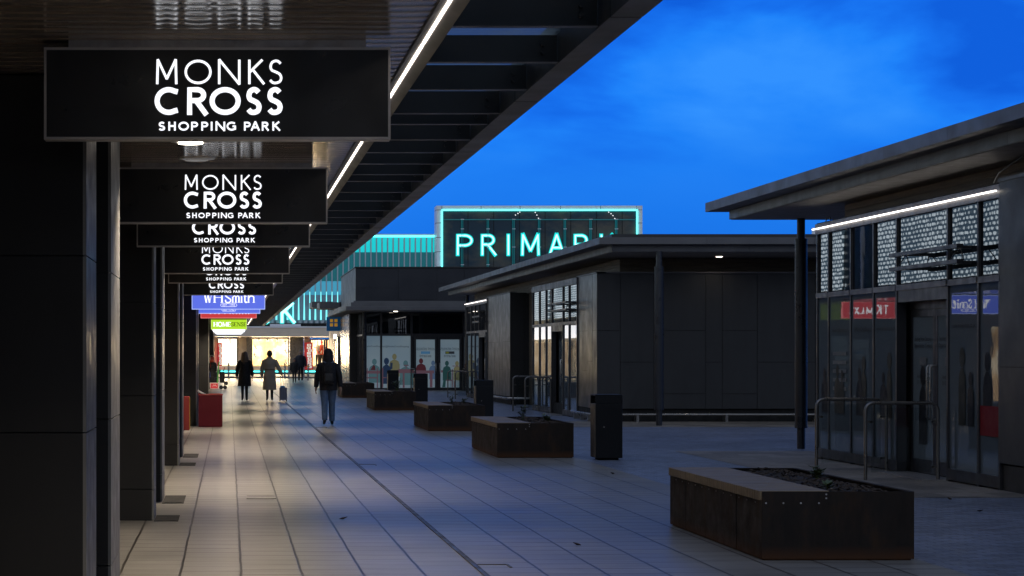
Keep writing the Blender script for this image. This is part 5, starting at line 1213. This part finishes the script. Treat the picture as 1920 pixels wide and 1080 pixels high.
for px, z in ((414.5, .09), (422, .09), (424, .28)):
    m = MB(); m.cyl((dx(px), DY - .03, z), (dx(px), DY + .03, z), .09, n=16); m.build('wheel', 'blackp', t)

# ------------------------------------------------------------------ people
def skin_body(name, parent, verts, edges, region, mats):
    me = bpy.data.meshes.new(name); names = list(verts); idx = {n: i for i, n in enumerate(names)}
    me.from_pydata([verts[n][0] for n in names], [(idx[a], idx[b]) for a, b in edges], [])
    ob = bpy.data.objects.new(name, me); COL.objects.link(ob); ob.modifiers.new('skin', 'SKIN'); sv = me.skin_vertices[0].data
    for n in names:
        r = verts[n][1]; sv[idx[n]].radius = r if isinstance(r, tuple) else (r, r); sv[idx[n]].use_root = (n == 'pelvis')
    ss = ob.modifiers.new('sub', 'SUBSURF'); ss.levels = 2; ss.render_levels = 2
    dg = bpy.context.evaluated_depsgraph_get(); nm = bpy.data.meshes.new_from_object(ob.evaluated_get(dg)); bpy.data.objects.remove(ob); bpy.data.meshes.remove(me)
    nm.name = name; nm.materials.clear()
    for m_ in mats: nm.materials.append(M[m_])
    for p in nm.polygons: p.material_index = region(p.center); p.use_smooth = True
    o = bpy.data.objects.new(name, nm); COL.objects.link(o); o.parent = parent; return o
def ring(cx, cy, z, rx, ry, n=16, wob=0.0):
    n = 20
    return [(cx + (rx * (1 + wob * math.sin(5 * a + z * 9))) * math.cos(a), cy + ry * (1 + wob * math.sin(4 * a + z * 7)) * math.sin(a), z) for a in [i * 2 * math.pi / n for i in range(n)]]
def figure(label, loc, h, step, mats, neck_mat_z, leg_spread=.09, arms=None, rot=0.0, child=False):
    """walking figure facing +y (away); built for 1.72 m and scaled"""
    t = thing('person', label, 'person', loc); k_ = h / 1.72
    V = {'pelvis': ((0, 0, .95), (.15, .11)), 'waist': ((0, .0, 1.1), (.135, .095)), 'chest': ((0, .0, 1.3), (.165, .11)), 'collar': ((0, 0, 1.42), (.11, .08)), 'neck': ((0, .01, 1.49), .052), 'jaw': ((0, .03, 1.555), (.06, .07)), 'head': ((0, .02, 1.63), (.078, .095)), 'crown': ((0, .01, 1.69), (.055, .07)), 'nose': ((0, .115, 1.595), .014)}
    E = [('pelvis', 'waist'), ('waist', 'chest'), ('chest', 'collar'), ('collar', 'neck'), ('neck', 'jaw'), ('jaw', 'head'), ('head', 'crown'), ('jaw', 'nose')]
    for s_, nm in ((-1, 'l'), (1, 'r')):
        st_ = step * s_; lift = max(0, -st_) * .25
        V['hip' + nm] = ((s_ * leg_spread, 0, .88), .095); V['knee' + nm] = ((s_ * leg_spread, st_ * .45 + .04, .49 + lift * .3), .06); V['ank' + nm] = ((s_ * leg_spread * 1.02, st_ - .02, .085 + lift), .042); V['heel' + nm] = ((s_ * leg_spread * 1.02, st_ - .05, .04 + lift), .036); V['toe' + nm] = ((s_ * (leg_spread + .015), st_ + .15, .03 + lift * .3), .03)
        E += [('pelvis', 'hip' + nm), ('hip' + nm, 'knee' + nm), ('knee' + nm, 'ank' + nm), ('ank' + nm, 'heel' + nm), ('ank' + nm, 'toe' + nm)]
        a = (arms or {}).get(nm) or (((s_ * .25, -st_ * .25, 1.12)), ((s_ * .27, -st_ * .7 + .03, .88)))
        V['sh' + nm] = ((s_ * .17, 0, 1.38), .065); V['el' + nm] = (a[0], .044); V['wr' + nm] = (a[1], .028)
        d = (Vector(a[1]) - Vector(a[0])).normalized(); p = Vector(a[1]) + d * .07; V['palm' + nm] = (tuple(p), (.036, .018))
        E += [('chest', 'sh' + nm), ('sh' + nm, 'el' + nm), ('el' + nm, 'wr' + nm), ('wr' + nm, 'palm' + nm)]
        for fi, (oy, ln) in enumerate(((-.024, .06), (-.008, .075), (.008, .07), (.023, .055))):
            q = p + d * .035 + Vector((0, oy, 0)); q2 = q + d * ln * .55 + Vector((-s_ * .006, 0, 0)); q3 = q + d * ln + Vector((-s_ * .02, 0, 0))
            V['f%d%s' % (fi, nm)] = (tuple(q), .0085); V['g%d%s' % (fi, nm)] = (tuple(q2), .008); V['h%d%s' % (fi, nm)] = (tuple(q3), .007); E += [('palm' + nm, 'f%d%s' % (fi, nm)), ('f%d%s' % (fi, nm), 'g%d%s' % (fi, nm)), ('g%d%s' % (fi, nm), 'h%d%s' % (fi, nm))]
        q = Vector(a[1]) + d * .03 + Vector((-s_ * .01, .035, 0)); V['th' + nm] = (tuple(q), .009); V['ti' + nm] = (tuple(q + d * .04 + Vector((0, .01, 0))), .008); E += [('wr' + nm, 'th' + nm), ('th' + nm, 'ti' + nm)]
    def reg(c):
        if c.z > 1.46: return 1
        if c.z < .13: return 3
        if abs(c.x) > .19 and c.z > .6:
            for nm in 'lr':
                w_ = Vector(V['wr' + nm][0]); e_ = Vector(V['el' + nm][0])
                if (c - w_).dot(w_ - e_) > 0 and (c - w_).length < .25: return 1
            return 0
        return 0 if c.z > .93 else 2
    skin_body('body', t, V, E, reg, mats)
    t.scale = (k_, k_, k_); t.rotation_euler.z = rot
    return t, V
def sleeve(t, V, nm, mat, r0=.082, r1=.052):
    m = MB(); m.tube([V['sh' + nm][0], tuple((Vector(V['sh' + nm][0]) + Vector(V['el' + nm][0])) / 2), V['el' + nm][0], tuple((Vector(V['wr' + nm][0]) * .75 + Vector(V['el' + nm][0]) * .25)), V['wr' + nm][0]], .06, 12, [r0, r0 * .95, r0 * .82, r1 * 1.1, r1]); m.build('sleeve', mat, t, local=True)
def head_bits(t, hairmat, rings):
    m = MB(); m.sm = True; m.loft(rings); m.build('hair', hairmat, t, local=True)
    for s_ in (-1, 1):
        m = MB(); m.sm = True; m.loft([[(s_ * .088 + .012 * math.cos(a) * q, .01 + .022 * math.sin(a) * q, 1.60 + zz) for a in [i * .785 for i in range(8)]] for zz, q in ((-.03, .4), (-.01, 1), (.02, 1.1), (.035, .5))]); m.build('ear', 'skin', t, local=True)
        m = MB(); m.cyl((s_ * .03, .105, 1.635), (s_ * .03, .115, 1.635), .011, n=8); m.build('eye', 'blackp', t, local=True)
    m = MB(); m.bbox(-.025, .025, .10, .112, 1.548, 1.558, .003); m.build('mouth', 'redf', t, local=True)
# hooded walker with backpack
P = (47.8, lambda px: (px - 430) * 47.8 / 4000)
t, V = figure('person in dark hooded jacket and blue jeans walking away with a backpack', (P[1](615.5), 47.8, 0), 1.70, .14, ['navy', 'skin', 'denim', 'blackp'], 1.46, .085)
m = MB(); m.sm = True; m.loft([ring(0, 0, .80, .20, .15, 18, .02), ring(0, 0, .95, .205, .15, 18, .015), ring(0, 0, 1.15, .2, .145), ring(0, 0, 1.32, .22, .145), ring(0, 0, 1.41, .18, .12), ring(0, .0, 1.47, .085, .085)]); m.build('jacket', 'black', t, local=True)
for nm in 'lr': sleeve(t, V, nm, 'black')
m = MB(); m.sm = True; m.loft([ring(0, -.01, 1.40, .13, .12), ring(0, -.01, 1.48, .115, .115), ring(0, 0, 1.57, .112, .125), ring(0, .0, 1.66, .105, .12), ring(0, 0, 1.73, .065, .08), ring(0, 0, 1.755, .015, .02)]); m.build('hood', 'black', t, local=True)
for s_ in (-1, 1):
    m = MB(); m.tube([(s_ * .1, 0, .9), (s_ * .088, V['knee' + ('l' if s_ < 0 else 'r')][0][1] * .5, .7), V['knee' + ('l' if s_ < 0 else 'r')][0], tuple(Vector(V['ank' + ('l' if s_ < 0 else 'r')][0]) + Vector((0, 0, .02)))], .08, 14, [.105, .095, .075, .062]); m.build('jeans_leg', 'denim', t, local=True)
bx0, by0 = P[1](615.5), 47.62
t = thing('backpack', 'black backpack on the back of the hooded walker', 'backpack', (bx0, by0, 1.0))
m = MB(); m.sm = True; m.loft([ring(bx0, by0 - .02, z, .15 * s_, .085 * s_, 18) for z, s_ in ((.93, .7), (.97, 1.0), (1.2, 1.02), (1.33, .9), (1.40, .55), (1.42, .2))]); m.build('pack', 'black', t)
m = MB(); m.bbox(bx0 - .1, bx0 + .1, by0 - .13, by0 - .09, .99, 1.17, .02); m.build('pocket', 'blackp', t)
m = MB()
for s_ in (-1, 1): m.tube([(bx0 + s_ * .06, by0 - .02, 1.40), (bx0 + s_ * .1, by0 + .08, 1.43), (bx0 + s_ * .12, by0 + .2, 1.42), (bx0 + s_ * .12, by0 + .32, 1.3), (bx0 + s_ * .14, by0 + .2, 1.0)], .016, 6)
m.build('strap', 'greytext', t)
# woman in black coat
D2 = 72.7; q2 = lambda px: (px - 430) * D2 / 4000
t, V = figure('person with long fair hair in a black knee length coat, walking away', (q2(458.5), D2, 0), 1.68, .13, ['black', 'skin', 'black', 'blackp'], 1.46, .07)
m = MB(); m.sm = True; m.loft([ring(0, 0, .52, .235, .18, 20, .03), ring(0, 0, .75, .225, .165, 20, .02), ring(0, 0, 1.0, .2, .145), ring(0, 0, 1.15, .18, .13), ring(0, 0, 1.32, .205, .13), ring(0, 0, 1.41, .16, .105), ring(0, 0, 1.46, .08, .08)]); m.build('coat', 'black', t, local=True)
for nm in 'lr': sleeve(t, V, nm, 'black')
head_bits(t, 'hair', [ring(0, -.06, 1.27, .09, .05, 16, .05), ring(0, -.05, 1.38, .135, .075, 16, .04), ring(0, -.035, 1.5, .13, .095, 16, .03), ring(0, -.015, 1.6, .11, .11), ring(0, -.005, 1.68, .095, .105), ring(0, 0, 1.73, .055, .065), ring(0, 0, 1.745, .015, .02)])
# trench coat with suitcase
t, V = figure('person in a long beige trench coat walking away pulling a suitcase', (q2(505.5), D2, 0), 1.72, .12, ['trench', 'skin', 'black', 'blackp'], 1.46, .08, {'r': ((.31, -.02, 1.12), (.40, -.12, .93))})
m = MB(); m.sm = True; m.loft([ring(0, 0, .38, .24, .19, 22, .05), ring(0, 0, .6, .225, .175, 22, .04), ring(0, 0, .85, .205, .155, 22, .025), ring(0, 0, 1.07, .175, .125), ring(0, 0, 1.2, .195, .135), ring(0, 0, 1.33, .22, .14), ring(0, 0, 1.42, .17, .11), ring(0, 0, 1.47, .08, .08)]); c = m.build('trench_coat', 'trench', t, local=True)
m = MB(); m.sm = True; m.loft([ring(0, 0, 1.05, .184, .134), ring(0, 0, 1.10, .184, .136)], False); m.build('belt', 'trench2', c, local=True)
m = MB(); m.sm = True; m.loft([ring(0, -.008, 1.25, .212, .143, 18, .01), ring(0, -.008, 1.36, .218, .142), ring(0, -.005, 1.425, .17, .115)], False); m.build('storm_flap', 'trench', c, local=True)
m = MB(); m.sm = True; m.loft([ring(0, 0, 1.42, .115, .10), ring(0, -.005, 1.50, .095, .09)], False); m.build('collar', 'trench', c, local=True)
for nm in 'lr': sleeve(t, V, nm, 'trench', .088, .06)
head_bits(t, 'hairdark', [ring(0, -.03, 1.52, .055, .05), ring(0, -.02, 1.56, .082, .085), ring(0, -.008, 1.63, .092, .105), ring(0, 0, 1.70, .075, .085), ring(0, 0, 1.735, .02, .03)])
cx, cy = q2(530.5), D2 - .35
t = thing('suitcase', 'small grey wheeled suitcase pulled by the person in the trench coat', 'suitcase', (cx, cy, 0))
m = MB(); m.bbox(cx - .13, cx + .13, cy - .1, cy + .1, .05, .47, .025); m.build('shell', 'case', t)
m = MB()
for q in (-.08, -.03, .03, .08): m.bbox(cx + q - .008, cx + q + .008, cy - .108, cy - .095, .09, .43, .004)
m.build('ridge', 'case', t)
m = MB(); m.tube([(cx - .07, cy + .09, .45), (cx - .09, cy + .16, .86), (cx - .03, cy + .16, .87), (cx + .03, cy + .09, .45)], .009, 7); m.build('pull_handle', 'blackp', t)
for sx_ in (-.11, .11):
    m = MB(); m.cyl((cx + sx_ - .015, cy, .028), (cx + sx_ + .015, cy, .028), .028, n=12); m.build('wheel', 'blackp', t)
m = MB(); m.bbox(cx - .1, cx + .06, cy - .12, cy + .06, .47, .53, .02); tag(m.build('cloth_bundle', 'tagblue'), 'light blue bundle on top of the grey suitcase', 'bundle')
# far couple
D3 = 119.0; q3 = lambda px: (px - 430) * D3 / 4000
t, V = figure('adult in a dark jacket standing in front of the grey stone pier', (q3(563.5), D3, 0), 1.83, .05, ['navy', 'skin', 'black', 'white'], 1.46, .08, rot=math.pi)
m = MB(); m.sm = True; m.loft([ring(0, 0, .82, .2, .15), ring(0, 0, 1.1, .2, .14), ring(0, 0, 1.32, .23, .145), ring(0, 0, 1.42, .17, .11), ring(0, 0, 1.47, .08, .08)]); m.build('jacket', 'navy', t, local=True)
for nm in 'lr': sleeve(t, V, nm, 'navy', .09, .06)
head_bits(t, 'hairdark', [ring(0, -.04, 1.56, .07, .06), ring(0, -.015, 1.63, .088, .095), ring(0, -.005, 1.70, .072, .08), ring(0, 0, 1.735, .02, .03)])
t, V = figure('child in dark clothes standing beside the adult at the stone pier', (q3(551.5), D3 - .4, 0), 1.36, .06, ['black', 'skin', 'black', 'blackp'], 1.46, .08, rot=math.pi)
m = MB(); m.sm = True; m.loft([ring(0, 0, .75, .23, .17), ring(0, 0, 1.1, .22, .16), ring(0, 0, 1.32, .25, .16), ring(0, 0, 1.42, .17, .11), ring(0, 0, 1.47, .08, .08)]); m.build('coat', 'black', t, local=True)
for nm in 'lr': sleeve(t, V, nm, 'black', .095, .065)
head_bits(t, 'hairdark', [ring(0, -.04, 1.54, .085, .07), ring(0, -.015, 1.63, .1, .105), ring(0, -.005, 1.70, .085, .09), ring(0, 0, 1.745, .02, .03)])

for i, (x, d, l) in enumerate(((7.35, 24.2, 'dark fallen leaf beside the rim end of the nearest planter'), (7.9, 23.4, 'curled fallen leaf near the right kiosk corner'), (6.9, 22.7, 'fallen leaf on the blocks behind the nearest planter'), (7.6, 21.6, 'lone fallen leaf on the blue block paving at right'), (1.1, 20.6, 'small fallen leaf on the lit paving by the access cover'), (2.9, 17.8, 'fallen leaf between the drain and the nearest planter'), (5.1, 28.4, 'fallen leaf left of the nearest litter bin'))):
    m = MB(); a = i * 1.7; c, s_ = math.cos(a) * .05, math.sin(a) * .05
    P_ = [(x - c, d - s_, .012), (x - s_ * .45, d + c * .45, .022), (x + c, d + s_, .03), (x + s_ * .45, d - c * .45, .02), (x, d, .008)]
    m.add(P_, [(0, 1, 4), (1, 2, 4), (2, 3, 4), (3, 0, 4)]); m.add([(q[0], q[1], q[2] - .003) for q in P_], [(0, 4, 1), (1, 4, 2), (2, 4, 3), (3, 4, 0)])
    tag(m.build('fallen_leaf', 'chip'), l, 'leaf', 'fallen leaves on the paving')
